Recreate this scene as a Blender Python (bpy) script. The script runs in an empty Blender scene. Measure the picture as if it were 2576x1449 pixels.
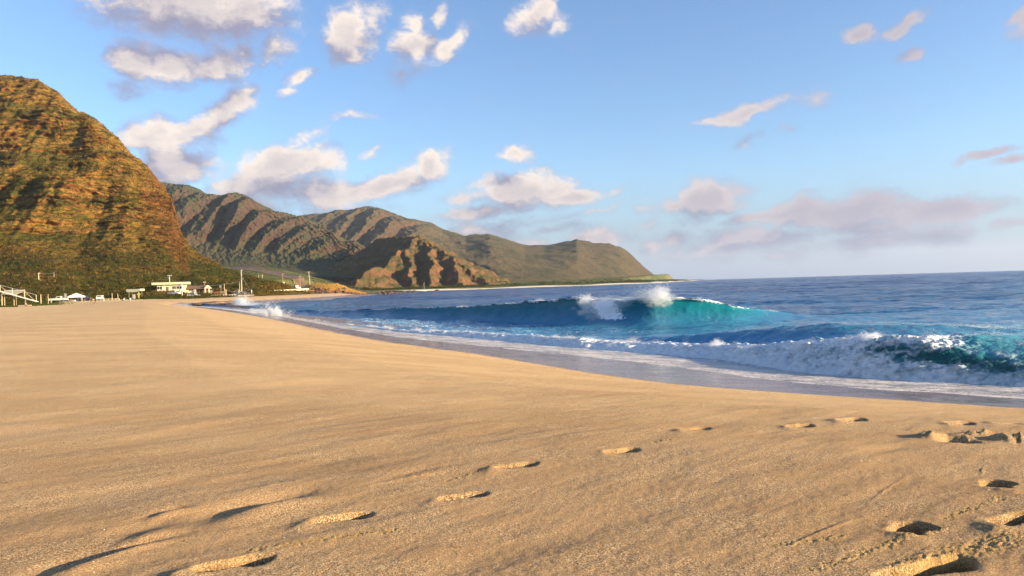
import bpy, bmesh, math, random
import numpy as np
from mathutils import Vector, Matrix

random.seed(3)
R = math.radians
C = bpy.context.scene.collection
sc = bpy.context.scene

# ------------------------------------------------------------------ camera
CAMH = 3.5
FPX = 1024 * 26.0 / 36.0
cam_d = bpy.data.cameras.new('camera'); cam_d.lens = 26.0; cam_d.sensor_width = 36.0
cam_d.clip_start = 0.05; cam_d.clip_end = 40000
cam = bpy.data.objects.new('camera', cam_d); C.objects.link(cam)
CM = Matrix.Rotation(R(90 - 0.217), 4, 'X') @ Matrix.Rotation(R(-1.70), 4, 'Z')
cam.matrix_world = Matrix.Translation((0, 0, CAMH)) @ CM
sc.camera = cam
CR = CM.to_3x3()

# ------------------------------------------------------------------ light and exposure
SUN_EL, SUN_AZ = R(11.5), R(107)          # azimuth clockwise from +Y
S = Vector((math.cos(SUN_EL) * math.sin(SUN_AZ), math.cos(SUN_EL) * math.cos(SUN_AZ), math.sin(SUN_EL)))
sd_ = bpy.data.lights.new('sun', 'SUN'); sd_.energy = 5.0; sd_.angle = R(0.5); sd_.color = (1.0, 0.80, 0.50)
sun = bpy.data.objects.new('sun', sd_); C.objects.link(sun)
sun.rotation_euler = S.to_track_quat('Z', 'Y').to_euler()
sc.view_settings.view_transform = 'Standard'; sc.view_settings.look = 'None'
sc.view_settings.exposure = 1.52; sc.view_settings.gamma = 1.0
sc.view_settings.use_curve_mapping = False
SKY_STRENGTH = 0.072
sc.cycles.volume_bounces = 3


def ray(dx, dy):
    """direction of the sight line through a point of the 2576-wide picture"""
    px, py = dx * 1024 / 2576, dy * 1024 / 2576
    return CR @ Vector(((px - 512) / FPX, -(py - 288) / FPX, -1))


def at_z(dx, dy, z):
    d = ray(dx, dy); k = (z - CAMH) / d.z
    return (d.x * k, d.y * k)


def at_y(dx, dy, y):
    d = ray(dx, dy); k = y / d.y
    return (d.x * k, y, CAMH + d.z * k)


def U(dx, dy=735):
    d = ray(dx, dy); return d.x / d.y


# ------------------------------------------------------------------ node helpers
def N(nt, t, **kw):
    n = nt.nodes.new(t)
    for k, v in kw.items():
        if k.startswith('_'):
            setattr(n, k[1:], v); continue
        key = int(k[1:]) if (k[0] == 'i' and k[1:].isdigit()) else k.replace('_', ' ')
        s = n.inputs[key]
        if isinstance(v, bpy.types.NodeSocket): nt.links.new(v, s)
        elif isinstance(v, bpy.types.Node): nt.links.new(v.outputs[0], s)
        else: s.default_value = v
    return n


def M_(nt, op, a, b=0.0, c=None, clamp=False):
    n = nt.nodes.new('ShaderNodeMath'); n.operation = op; n.use_clamp = clamp
    for i, v in enumerate((a, b, c)):
        if v is None: continue
        if isinstance(v, bpy.types.NodeSocket): nt.links.new(v, n.inputs[i])
        elif isinstance(v, bpy.types.Node): nt.links.new(v.outputs[0], n.inputs[i])
        else: n.inputs[i].default_value = v
    return n.outputs[0]


def sstep(nt, v, a, b, lo=0.0, hi=1.0):
    n = nt.nodes.new('ShaderNodeMapRange'); n.interpolation_type = 'SMOOTHSTEP'
    nt.links.new(v, n.inputs[0])
    for i, x in zip((1, 2, 3, 4), (a, b, lo, hi)): n.inputs[i].default_value = x
    return n.outputs[0]


def mixc(nt, f, a, b, blend='MIX'):
    n = nt.nodes.new('ShaderNodeMix'); n.data_type = 'RGBA'; n.blend_type = blend
    for s, v in ((n.inputs[0], f), (n.inputs[6], a), (n.inputs[7], b)):
        if isinstance(v, bpy.types.NodeSocket): nt.links.new(v, s)
        elif isinstance(v, (int, float)): s.default_value = v
        else: s.default_value = (*v, 1)
    return n.outputs[2]


def vmath(nt, op, a, b):
    n = nt.nodes.new('ShaderNodeVectorMath'); n.operation = op
    for i, v in enumerate((a, b)):
        if isinstance(v, bpy.types.NodeSocket): nt.links.new(v, n.inputs[i])
        else: n.inputs[i].default_value = v
    return n.outputs[0]


def noise(nt, vec, scale, detail=4, rough=0.5, dist=0.0):
    return N(nt, 'ShaderNodeTexNoise', Vector=vec, Scale=scale, Detail=detail, Roughness=rough, Distortion=dist).outputs[0]


def newmat(name):
    m = bpy.data.materials.new(name); m.use_nodes = True
    nt = m.node_tree; nt.nodes.clear()
    return m, nt


def finish(nt, shader):
    o = nt.nodes.new('ShaderNodeOutputMaterial'); nt.links.new(shader, o.inputs[0])


def pos(nt): return nt.nodes.new('ShaderNodeNewGeometry').outputs['Position']


def attr(nt, name):
    n = nt.nodes.new('ShaderNodeAttribute'); n.attribute_name = name; return n.outputs['Fac']


def bump(nt, h, dist, strength=1.0, normal=None):
    n = N(nt, 'ShaderNodeBump', Height=h, Distance=dist, Strength=strength)
    if normal is not None: nt.links.new(normal, n.inputs['Normal'])
    return n.outputs[0]


_sm = {}


def simple(name, col, rough=0.7, var=0.15, scale=3.0, metal=0.0):
    if name in _sm: return _sm[name]
    m, nt = newmat(name)
    tc = nt.nodes.new('ShaderNodeTexCoord').outputs['Object']
    n = noise(nt, tc, scale, 5, 0.6)
    c = mixc(nt, sstep(nt, n, 0.35, 0.68), tuple(x * (1 - var) for x in col), tuple(min(0.9, x * (1 + var)) for x in col))
    b = bump(nt, n, 0.02, 0.4)
    p = N(nt, 'ShaderNodeBsdfPrincipled', Base_Color=c, Roughness=rough, Metallic=metal, Normal=b)
    finish(nt, p.outputs[0]); _sm[name] = m
    return m


# ------------------------------------------------------------------ world: Nishita sky with clouds
def sky_dir(dx, dy):
    d = ray(dx, dy).normalized()
    return math.atan2(d.x, d.y), math.asin(d.z)


# (x, y, rx, ry, tilt, weight) in picture units of 2576; turned into azimuth and elevation
CLOUDS = [
    (480, 20, 250, 95, 0, 1.3), (600, 40, 110, 65, 10, 1.0), (330, -10, 150, 60, 0, .9), (640, -20, 120, 60, 0, .9),
    (345, 150, 75, 58, 0, 1.2), (440, 165, 110, 50, 5, 1.2), (545, 155, 90, 50, 10, 1.1), (605, 125, 38, 28, 45, .9), (312, 220, 50, 32, 0, .7),
    (692, 112, 48, 52, 30, 1.05), (670, 150, 32, 30, 30, .6), (752, 190, 44, 22, 20, .8), (732, 222, 28, 24, 0, .6),
    (880, 85, 80, 65, 25, 1.1), (935, 55, 55, 40, 45, .8), (890, 130, 55, 35, 0, .8),
    (1040, 120, 65, 60, 20, 1.0), (1115, 115, 70, 30, 35, .9), (1035, 60, 34, 42, 0, .7), (1010, 180, 40, 45, 0, .6), (1100, 40, 40, 24, 50, .5),
    (1350, 35, 75, 50, 35, .9), (1400, 55, 45, 30, 0, .6), (1330, 75, 40, 25, 40, .5),
    (560, 280, 120, 45, 32, 1.1), (610, 240, 50, 35, 10, .9), (480, 335, 110, 42, 20, 1.0), (370, 350, 110, 55, 0, .9), (410, 330, 60, 40, 0, .7),
    (450, 415, 105, 70, 0, 1.2), (400, 460, 90, 40, 0, .9),
    (720, 410, 120, 55, 5, 1.2), (670, 470, 160, 70, 10, 1.1), (770, 480, 140, 60, 0, 1.0), (820, 400, 60, 50, 0, .7), (760, 350, 90, 22, 15, .55), (870, 297, 80, 16, 8, .55),
    (620, 520, 120, 40, 0, .9), (840, 540, 160, 35, 0, .8),
    (980, 465, 140, 42, 14, 1.1), (1085, 415, 72, 42, 25, 1.1), (930, 480, 120, 34, 0, .9), (930, 380, 45, 20, 25, .5),
    (1310, 480, 130, 50, 0, 1.2), (1340, 452, 65, 40, 0, .8), (1450, 495, 140, 24, 5, 1.0), (1230, 530, 170, 26, 8, .9), (1160, 500, 60, 25, 10, .6),
    (1298, 388, 48, 30, 0, .8), (1500, 530, 120, 14, 10, .5), (1240, 580, 170, 28, 8, .7),
    (1890, 282, 110, 24, 8, .95), (1800, 303, 60, 12, 0, .7), (2035, 260, 70, 26, 15, .55), (1890, 345, 70, 18, 10, .5), (2000, 320, 60, 12, 10, .35),
    (2152, 97, 42, 30, 0, .95), (2275, 68, 75, 20, 27, .85), (2275, 145, 50, 16, 15, .7), (2190, 110, 40, 16, 10, .4),
    (2575, 45, 50, 24, 30, .8), (2600, 60, 60, 40, 0, .8),
    (1785, 500, 100, 38, 14, 1.15), (1700, 522, 80, 20, 0, .9), (1760, 545, 70, 20, 10, .7), (1850, 470, 50, 14, 15, .6),
    (2120, 530, 240, 34, 2, 1.15), (2370, 520, 180, 26, 0, 1.05), (1950, 545, 150, 14, 4, .9), (2180, 565, 180, 20, 0, .8), (2050, 485, 60, 16, 10, .4),
    (1900, 606, 300, 26, 2, .9), (2190, 608, 230, 26, 2, .85), (1700, 608, 130, 20, 0, .7), (2360, 600, 80, 26, 0, .8), (2000, 640, 300, 18, 0, .5),
    (2480, 388, 90, 12, 6, .85), (2555, 400, 60, 16, 8, .7), (2560, 565, 90, 12, 0, .6),
    (1510, 600, 90, 34, 0, .9), (1400, 580, 120, 16, 6, .6), (1330, 620, 130, 26, 0, .7), (1200, 590, 140, 40, 0, .8), (1630, 570, 60, 12, 10, .4),
]


def build_world():
    w = bpy.data.worlds.new('World'); sc.world = w; w.use_nodes = True
    nt = w.node_tree; nt.nodes.clear()
    g = bpy.data.node_groups.new('cloud_field', 'ShaderNodeTree')
    g.interface.new_socket('Vector', in_out='INPUT', socket_type='NodeSocketVector')
    g.interface.new_socket('Density', in_out='OUTPUT', socket_type='NodeSocketFloat')
    gi = g.nodes.new('NodeGroupInput'); go = g.nodes.new('NodeGroupOutput')
    v0 = gi.outputs[0]
    # warp
    wn = N(g, 'ShaderNodeTexNoise', Vector=v0, Scale=14.0, Detail=3.0, Roughness=0.55)
    wv = vmath(g, 'SUBTRACT', wn.outputs[1], (0.5, 0.5, 0.5))
    wv = vmath(g, 'MULTIPLY', wv, (0.055, 0.03, 0.0))
    v1 = vmath(g, 'ADD', v0, wv)
    acc = None
    for (cx, cy, rx, ry, tilt, wt) in CLOUDS:
        if cy > 480 and cx > 1600: ry *= 1.35; wt *= 1.08
        az, el = sky_dir(cx, cy)
        az2, el2 = sky_dir(cx + rx, cy); az3, el3 = sky_dir(cx, cy + ry)
        mp = g.nodes.new('ShaderNodeMapping'); mp.vector_type = 'TEXTURE'
        g.links.new(v1, mp.inputs[0])
        mp.inputs[1].default_value = (az, el, 0)
        mp.inputs[2].default_value = (0, 0, R(tilt + 1.7))
        mp.inputs[3].default_value = (math.hypot(az2 - az, el2 - el) * 1.44, math.hypot(az3 - az, el3 - el) * 1.44, 1)
        gr = g.nodes.new('ShaderNodeTexGradient'); gr.gradient_type = 'SPHERICAL'
        g.links.new(mp.outputs[0], gr.inputs[0])
        # plateau instead of a cone
        f = M_(g, 'MULTIPLY', gr.outputs[1], wt)
        acc = f if acc is None else M_(g, 'SMOOTH_MAX', acc, f, 0.14)
    # thin scattered cloud elsewhere in the sky, outside the mapped part
    sx = N(g, 'ShaderNodeSeparateXYZ', Vector=v0)
    far = M_(g, 'MAXIMUM', sstep(g, M_(g, 'ABSOLUTE', sx.outputs[0]), 0.66, 0.80), sstep(g, sx.outputs[1], 0.42, 0.56))
    gen = noise(g, vmath(g, 'MULTIPLY', v0, (1.0, 2.0, 1.0)), 3.2, 4, 0.5)
    gen = M_(g, 'MULTIPLY', sstep(g, gen, 0.56, 0.72, 0, 0.8), far)
    acc = M_(g, 'MAXIMUM', acc, gen)
    nb = noise(g, vmath(g, 'MULTIPLY', v1, (1.0, 1.45, 1.0)), 19.0, 10, 0.66)
    n2 = M_(g, 'MULTIPLY', M_(g, 'SUBTRACT', nb, 0.5), 1.75)
    inside = sstep(g, acc, 0.02, 0.3)
    d = M_(g, 'ADD', acc, M_(g, 'MULTIPLY', n2, inside))
    g.links.new(d, go.inputs[0])

    tc = nt.nodes.new('ShaderNodeTexCoord')
    dirn = N(nt, 'ShaderNodeVectorMath', _operation='NORMALIZE', i0=tc.outputs['Generated']).outputs[0]
    sp = N(nt, 'ShaderNodeSeparateXYZ', Vector=dirn)
    az = M_(nt, 'ARCTAN2', sp.outputs[0], sp.outputs[1]); el = M_(nt, 'ARCSINE', sp.outputs[2])
    cv = N(nt, 'ShaderNodeCombineXYZ', X=az, Y=el).outputs[0]
    a = nt.nodes.new('ShaderNodeGroup'); a.node_tree = g; nt.links.new(cv, a.inputs[0])
    b = nt.nodes.new('ShaderNodeGroup'); b.node_tree = g
    nt.links.new(vmath(nt, 'ADD', cv, (0.014, 0.036, 0)), b.inputs[0])
    D, D2 = a.outputs[0], b.outputs[0]
    lit = sstep(nt, M_(nt, 'SUBTRACT', D, D2), -0.14, 0.56)
    thick = sstep(nt, D, 0.35, 1.15)
    ahi = M_(nt, 'SUBTRACT', .92, M_(nt, 'MULTIPLY', lit, .26))
    am = nt.nodes.new('ShaderNodeMapRange'); am.interpolation_type = 'SMOOTHSTEP'
    nt.links.new(D, am.inputs[0]); am.inputs[1].default_value = .06; nt.links.new(ahi, am.inputs[2]); am.inputs[4].default_value = .97
    alpha = am.outputs[0]
    # low clouds are greyer, far ones too
    low = sstep(nt, el, 0.02, 0.20)
    # elevation-dependent illumination: lit side warm cream, shade lavender
    warm = mixc(nt, low, (1.05, 0.88, 0.86), (1.62, 1.40, 1.20))
    shade = mixc(nt, low, (0.36, 0.38, 0.56), (0.52, 0.50, 0.68))
    right = sstep(nt, az, 0.02, 0.50)
    warm = mixc(nt, M_(nt, 'MULTIPLY', right, .75), warm, (0.66, 0.62, 0.77))
    ns = noise(nt, vmath(nt, 'MULTIPLY', cv, (1.0, 1.5, 1.0)), 26.0, 6, 0.6)
    litt = M_(nt, 'ADD', lit, M_(nt, 'MULTIPLY', M_(nt, 'SUBTRACT', ns, .5), 1.1), clamp=True)
    cc = mixc(nt, litt, shade, warm)
    cc = mixc(nt, M_(nt, 'MULTIPLY', thick, 0.48), cc, (0.47, 0.46, 0.62))
    sky = nt.nodes.new('ShaderNodeTexSky'); sky.sky_type = 'NISHITA'; sky.sun_disc = False
    sky.sun_elevation = SUN_EL; sky.sun_rotation = SUN_AZ; sky.altitude = 0; sky.air_density = 1.0
    sky.dust_density = 0.6; sky.ozone_density = 2.5
    tint = mixc(nt, 1.0, sky.outputs[0], (1.10, 1.20, 1.38), 'MULTIPLY')
    hs = N(nt, 'ShaderNodeHueSaturation', Saturation=0.98, Value=1.0, Color=tint)
    # pale lavender marine haze close to the horizon
    hz = sstep(nt, el, 0.0, 0.17, 0.75, 0.0)
    K = 1.0 / SKY_STRENGTH
    E = 2 ** sc.view_settings.exposure
    skc = mixc(nt, hz, hs.outputs[0], tuple(x * K / E for x in (0.32, 0.41, 0.62)))
    cloud = mixc(nt, 1.0, cc, (K / E * 0.72,) * 3, 'MULTIPLY')
    col = mixc(nt, alpha, skc, cloud)
    bg = N(nt, 'ShaderNodeBackground', Color=col, Strength=SKY_STRENGTH)
    o = nt.nodes.new('ShaderNodeOutputWorld'); nt.links.new(bg.outputs[0], o.inputs[0])
    w.cycles.sampling_method = 'MANUAL'; w.cycles.sample_map_resolution = 512


build_world()

# ------------------------------------------------------------------ numpy noise
_rg = np.random.RandomState(11)
_perm = _rg.permutation(256); _perm = np.concatenate([_perm, _perm])
_ga = np.arange(256) * 2 * np.pi / 256; _gx, _gy = np.cos(_ga), np.sin(_ga)


def pn(x, y, seed=0):
    x = np.asarray(x, float) + seed * 37.13; y = np.asarray(y, float) + seed * 11.71
    xi = np.floor(x).astype(int); yi = np.floor(y).astype(int); xf = x - xi; yf = y - yi
    xi &= 255; yi &= 255; x1 = (xi + 1) & 255; y1 = (yi + 1) & 255
    u = xf * xf * xf * (xf * (xf * 6 - 15) + 10); v = yf * yf * yf * (yf * (yf * 6 - 15) + 10)

    def g(a, b, fx, fy):
        h = _perm[_perm[a] + b]; return _gx[h] * fx + _gy[h] * fy
    n00 = g(xi, yi, xf, yf); n10 = g(x1, yi, xf - 1, yf); n01 = g(xi, y1, xf, yf - 1); n11 = g(x1, y1, xf - 1, yf - 1)
    return (n00 * (1 - u) + n10 * u) * (1 - v) + (n01 * (1 - u) + n11 * u) * v


def fbm(x, y, o=4, seed=0, gain=0.5):
    s = 0; a = 1.0
    for i in range(o):
        s = s + a * pn(x, y, seed + i); x = x * 2.03; y = y * 2.03; a *= gain
    return s


def billow(x, y, o=4, seed=0, gain=0.5):
    s = 0; a = 1.0; t = 0
    for i in range(o):
        s = s + a * np.abs(pn(x, y, seed + i)) * 2; t += a; x = x * 2.1; y = y * 2.1; a *= gain
    return s / t


def ridged(x, y, o=4, seed=0, gain=0.5):
    s = 0; a = 1.0; t = 0
    for i in range(o):
        s = s + a * (1 - np.abs(pn(x, y, seed + i)) * 2.2); t += a; x = x * 2.07; y = y * 2.07; a *= gain
    return s / t


def ss(v, a, b):
    t = np.clip((v - a) / (b - a), 0, 1); return t * t * (3 - 2 * t)


def smooth1(a, n):
    k = np.hanning(2 * n + 3)[1:-1]; k /= k.sum()
    return np.convolve(np.pad(a, (n, n), 'edge'), k, 'valid')


def sdist(x, y, poly):
    """signed distance to a closed polygon, positive inside"""
    sh = np.shape(x); x = np.ravel(x); y = np.ravel(y)
    best = np.full(x.shape, 1e18); ins = np.zeros(x.shape, bool); n = len(poly)
    for i in range(n):
        ax, ay = poly[i]; bx, by = poly[(i + 1) % n]
        ex, ey = bx - ax, by - ay
        t = np.clip(((x - ax) * ex + (y - ay) * ey) / (ex * ex + ey * ey + 1e-12), 0, 1)
        best = np.minimum(best, (x - ax - t * ex) ** 2 + (y - ay - t * ey) ** 2)
        if ay != by:
            ins ^= ((ay > y) != (by > y)) & (x < (bx - ax) * (y - ay) / (by - ay) + ax)
    return np.where(ins, np.sqrt(best), -np.sqrt(best)).reshape(sh)


# ------------------------------------------------------------------ mesh helpers
def np_mesh(name, V, F, mats, smooth=True, attrs=None, kind=None, parent=None, label=None, cat=None, group=None):
    me = bpy.data.meshes.new(name)
    V = np.ascontiguousarray(V, dtype=np.float32); F = np.ascontiguousarray(F, dtype=np.int32)
    k = F.shape[1]
    me.vertices.add(len(V)); me.vertices.foreach_set('co', V.ravel())
    me.loops.add(F.size); me.loops.foreach_set('vertex_index', F.ravel())
    me.polygons.add(len(F)); me.polygons.foreach_set('loop_start', np.arange(0, F.size, k, dtype=np.int32))
    me.polygons.foreach_set('loop_total', np.full(len(F), k, dtype=np.int32))
    me.update(calc_edges=True)
    if smooth: me.polygons.foreach_set('use_smooth', np.ones(len(F), bool))
    for an, av in (attrs or {}).items():
        a = me.attributes.new(an, 'FLOAT', 'POINT'); a.data.foreach_set('value', np.ascontiguousarray(av, dtype=np.float32).ravel())
    for m in (mats if isinstance(mats, (list, tuple)) else [mats]): me.materials.append(m)
    o = bpy.data.objects.new(name, me); C.objects.link(o)
    if parent is not None: o.parent = parent
    tag(o, label, cat, group, kind)
    return o


def tag(o, label=None, cat=None, group=None, kind=None):
    if label: o['label'] = label
    if cat: o['category'] = cat
    if group: o['group'] = group
    if kind: o['kind'] = kind
    return o


def grid_faces(nr, nc):
    i = np.arange((nr - 1) * nc).reshape(nr - 1, nc)[:, :-1]
    return np.stack([i, i + 1, i + nc + 1, i + nc], -1).reshape(-1, 4)


class MB:
    def __init__(s): s.v = []; s.f = []

    def add(s, vs, fs):
        o = len(s.v); s.v += [tuple(v) for v in vs]; s.f += [tuple(i + o for i in f) for f in fs]; return s

    def box(s, c, d, rz=0, rx=0, ry=0):
        m = Matrix.Translation(c) @ Matrix.Rotation(rz, 4, 'Z') @ Matrix.Rotation(ry, 4, 'Y') @ Matrix.Rotation(rx, 4, 'X')
        vs = [m @ Vector((x * d[0] / 2, y * d[1] / 2, z * d[2] / 2)) for z in (-1, 1) for y in (-1, 1) for x in (-1, 1)]
        return s.add(vs, [(0, 2, 3, 1), (4, 5, 7, 6), (0, 1, 5, 4), (2, 6, 7, 3), (0, 4, 6, 2), (1, 3, 7, 5)])

    def tube(s, p0, p1, r0, r1=None, n=8):
        r1 = r0 if r1 is None else r1
        p0, p1 = Vector(p0), Vector(p1); q = (p1 - p0).to_track_quat('Z', 'Y')
        vs = []
        for p, r in ((p0, r0), (p1, r1)):
            for i in range(n):
                a = 2 * math.pi * i / n; vs.append(p + q @ Vector((math.cos(a) * r, math.sin(a) * r, 0)))
        fs = [(i, (i + 1) % n, n + (i + 1) % n, n + i) for i in range(n)] + [tuple(range(n))[::-1], tuple(range(n, 2 * n))]
        return s.add(vs, fs)

    def prism(s, outline, y0, y1):
        """outline in x,z extruded along y"""
        n = len(outline)
        vs = [(x, y0, z) for x, z in outline] + [(x, y1, z) for x, z in outline]
        return s.add(vs, [tuple(range(n)), tuple(range(n, 2 * n))[::-1]] + [(i, n + i, n + (i + 1) % n, (i + 1) % n) for i in range(n)])

    def build(s, name, mat, parent=None, smooth=False, bevel=0, **kw):
        me = bpy.data.meshes.new(name); me.from_pydata(s.v, [], s.f)
        bm = bmesh.new(); bm.from_mesh(me); bmesh.ops.recalc_face_normals(bm, faces=bm.faces)
        if bevel: bmesh.ops.bevel(bm, geom=bm.edges[:], offset=bevel, segments=2, affect='EDGES', clamp_overlap=True)
        bm.to_mesh(me); bm.free()
        if smooth:
            for p in me.polygons: p.use_smooth = True
        me.materials.append(mat)
        o = bpy.data.objects.new(name, me); C.objects.link(o)
        if parent is not None: o.parent = parent
        return tag(o, **kw)


def thing(name, label, cat, loc=(0, 0, 0), rz=0, group=None):
    o = bpy.data.objects.new(name, None); C.objects.link(o); o.location = loc; o.rotation_euler = (0, 0, rz)
    o.empty_display_size = 0.3
    return tag(o, label, cat, group)


def copy_tree(o, label=None, loc=None, rz=None, parent=None, scale=None):
    c = o.copy(); C.objects.link(c)
    if parent is not None: c.parent = parent
    if label: c['label'] = label
    if loc is not None: c.location = loc
    if rz is not None: c.rotation_euler = (0, 0, rz)
    if scale is not None: c.scale = (scale,) * 3
    for ch in list(o.children): copy_tree(ch, parent=c)
    return c


# ------------------------------------------------------------------ shoreline, beach profile
WEd = [(3300, 1085), (2950, 1055), (2576, 1028), (2300, 1009), (2100, 997), (1900, 983), (1700, 967), (1500, 940), (1300, 906), (1150, 884), (1000, 864), (850, 838), (740, 814), (660, 798), (600, 788)]
LAND = [(60, -200), (60, -20), (26, 6)] + [at_z(x, y, 0.8) for x, y in WEd] + \
    [(-58, 140), (-74, 170), (-92, 200), (-97, 216), (-88, 228), (-84, 262), (-81, 303), (-83, 360), (-88, 420), (-84, 440), (-95, 480),
     (-118, 560), (-128, 660), (-120, 740), (-100, 785), (-29, 863), (10, 905), (110, 1010), (245, 1263), (370, 1720), (500, 2200), (600, 2520), (705, 2800), (690, 2900), (300, 3600),
     (-3000, 4000), (-3000, -200)]
VEG = [at_z(-900, 790, 2.3), (-400, 150)] + [(U(x) * y, y) for x, y in ((-400, 140), (-150, 146), (0, 152), (60, 163), (95, 180), (130, 215), (180, 262), (240, 275), (330, 285), (400, 262), (480, 265), (560, 292), (640, 322), (700, 345), (800, 392), (880, 425))] + \
    [(-60, 460), (300, 700), (3000, 3000), (3000, 5000), (-3500, 5000), (-3500, 150)]
VEG = VEG[2:]


def sand_base(x, y, sd=None):
    if sd is None: sd = sdist(x, y, LAND)
    z = np.interp(sd, [-60, -40, -17, -10, -6, -2, 0, 3, 7, 11, 16, 25, 60, 120, 300], [-5, -3.5, -0.9, 0.05, 0.38, 0.66, 0.8, 1.20, 1.68, 1.93, 2.0, 2.0, 2.42, 2.75, 3.0])
    return z


prints = [  # picture x, y, world heading (deg from +x), length, width, depth, rim
    (590, 1432, 38, .36, .12, .055, .016), (865, 1308, 38, .34, .11, .055, .018), (1168, 1250, 36, .32, .10, .04, .010),
    (1300, 1168, 38, .34, .11, .05, .018), (1566, 1128, 38, .30, .11, .05, .010), (1750, 1086, 40, .34, .12, .05, .020),
    (2012, 1067, 40, .34, .12, .05, .020), (2140, 1040, 40, .42, .14, .06, .025), (2415, 1037, 30, .34, .12, .05, .022), (2540, 1026, 20, .40, .14, .05, .02),
    (2290, 1322, 60, .25, .17, .075, .014), (2508, 1202, 70, .25, .17, .075, .014), (2560, 1295, 35, .40, .14, .06, .016), (2330, 1432, 30, .60, .15, .11, .022),
    (2590, 1088, 0, .4, .16, .05, .04)]
dips = [  # soft, half washed out marks: x, y, heading, length, width, depth
    (655, 1262, 45, .80, .30, .050), (360, 1330, 50, .40, .26, .026), (190, 1415, 55, .50, .22, .030), (320, 1385, 50, .5, .10, .022),
    (830, 1150, 45, .5, .3, .016), (420, 1290, 48, .30, .12, .022), (1040, 1185, 44, .6, .12, .012), (2250, 1095, 20, .8, .3, .02)]
ridgets = [(1130, 1015, 30, 1.0, .03, -.006), (2230, 1215, 48, .9, .02, -.004), (700, 1220, 40, 1.2, .03, -.005), (380, 1300, 48, .5, .03, -.005),
           (2470, 1155, 55, .35, .02, -.005), (1010, 1205, 40, .9, .04, -.006), (2070, 1330, 38, .8, .03, -.006)]


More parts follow.
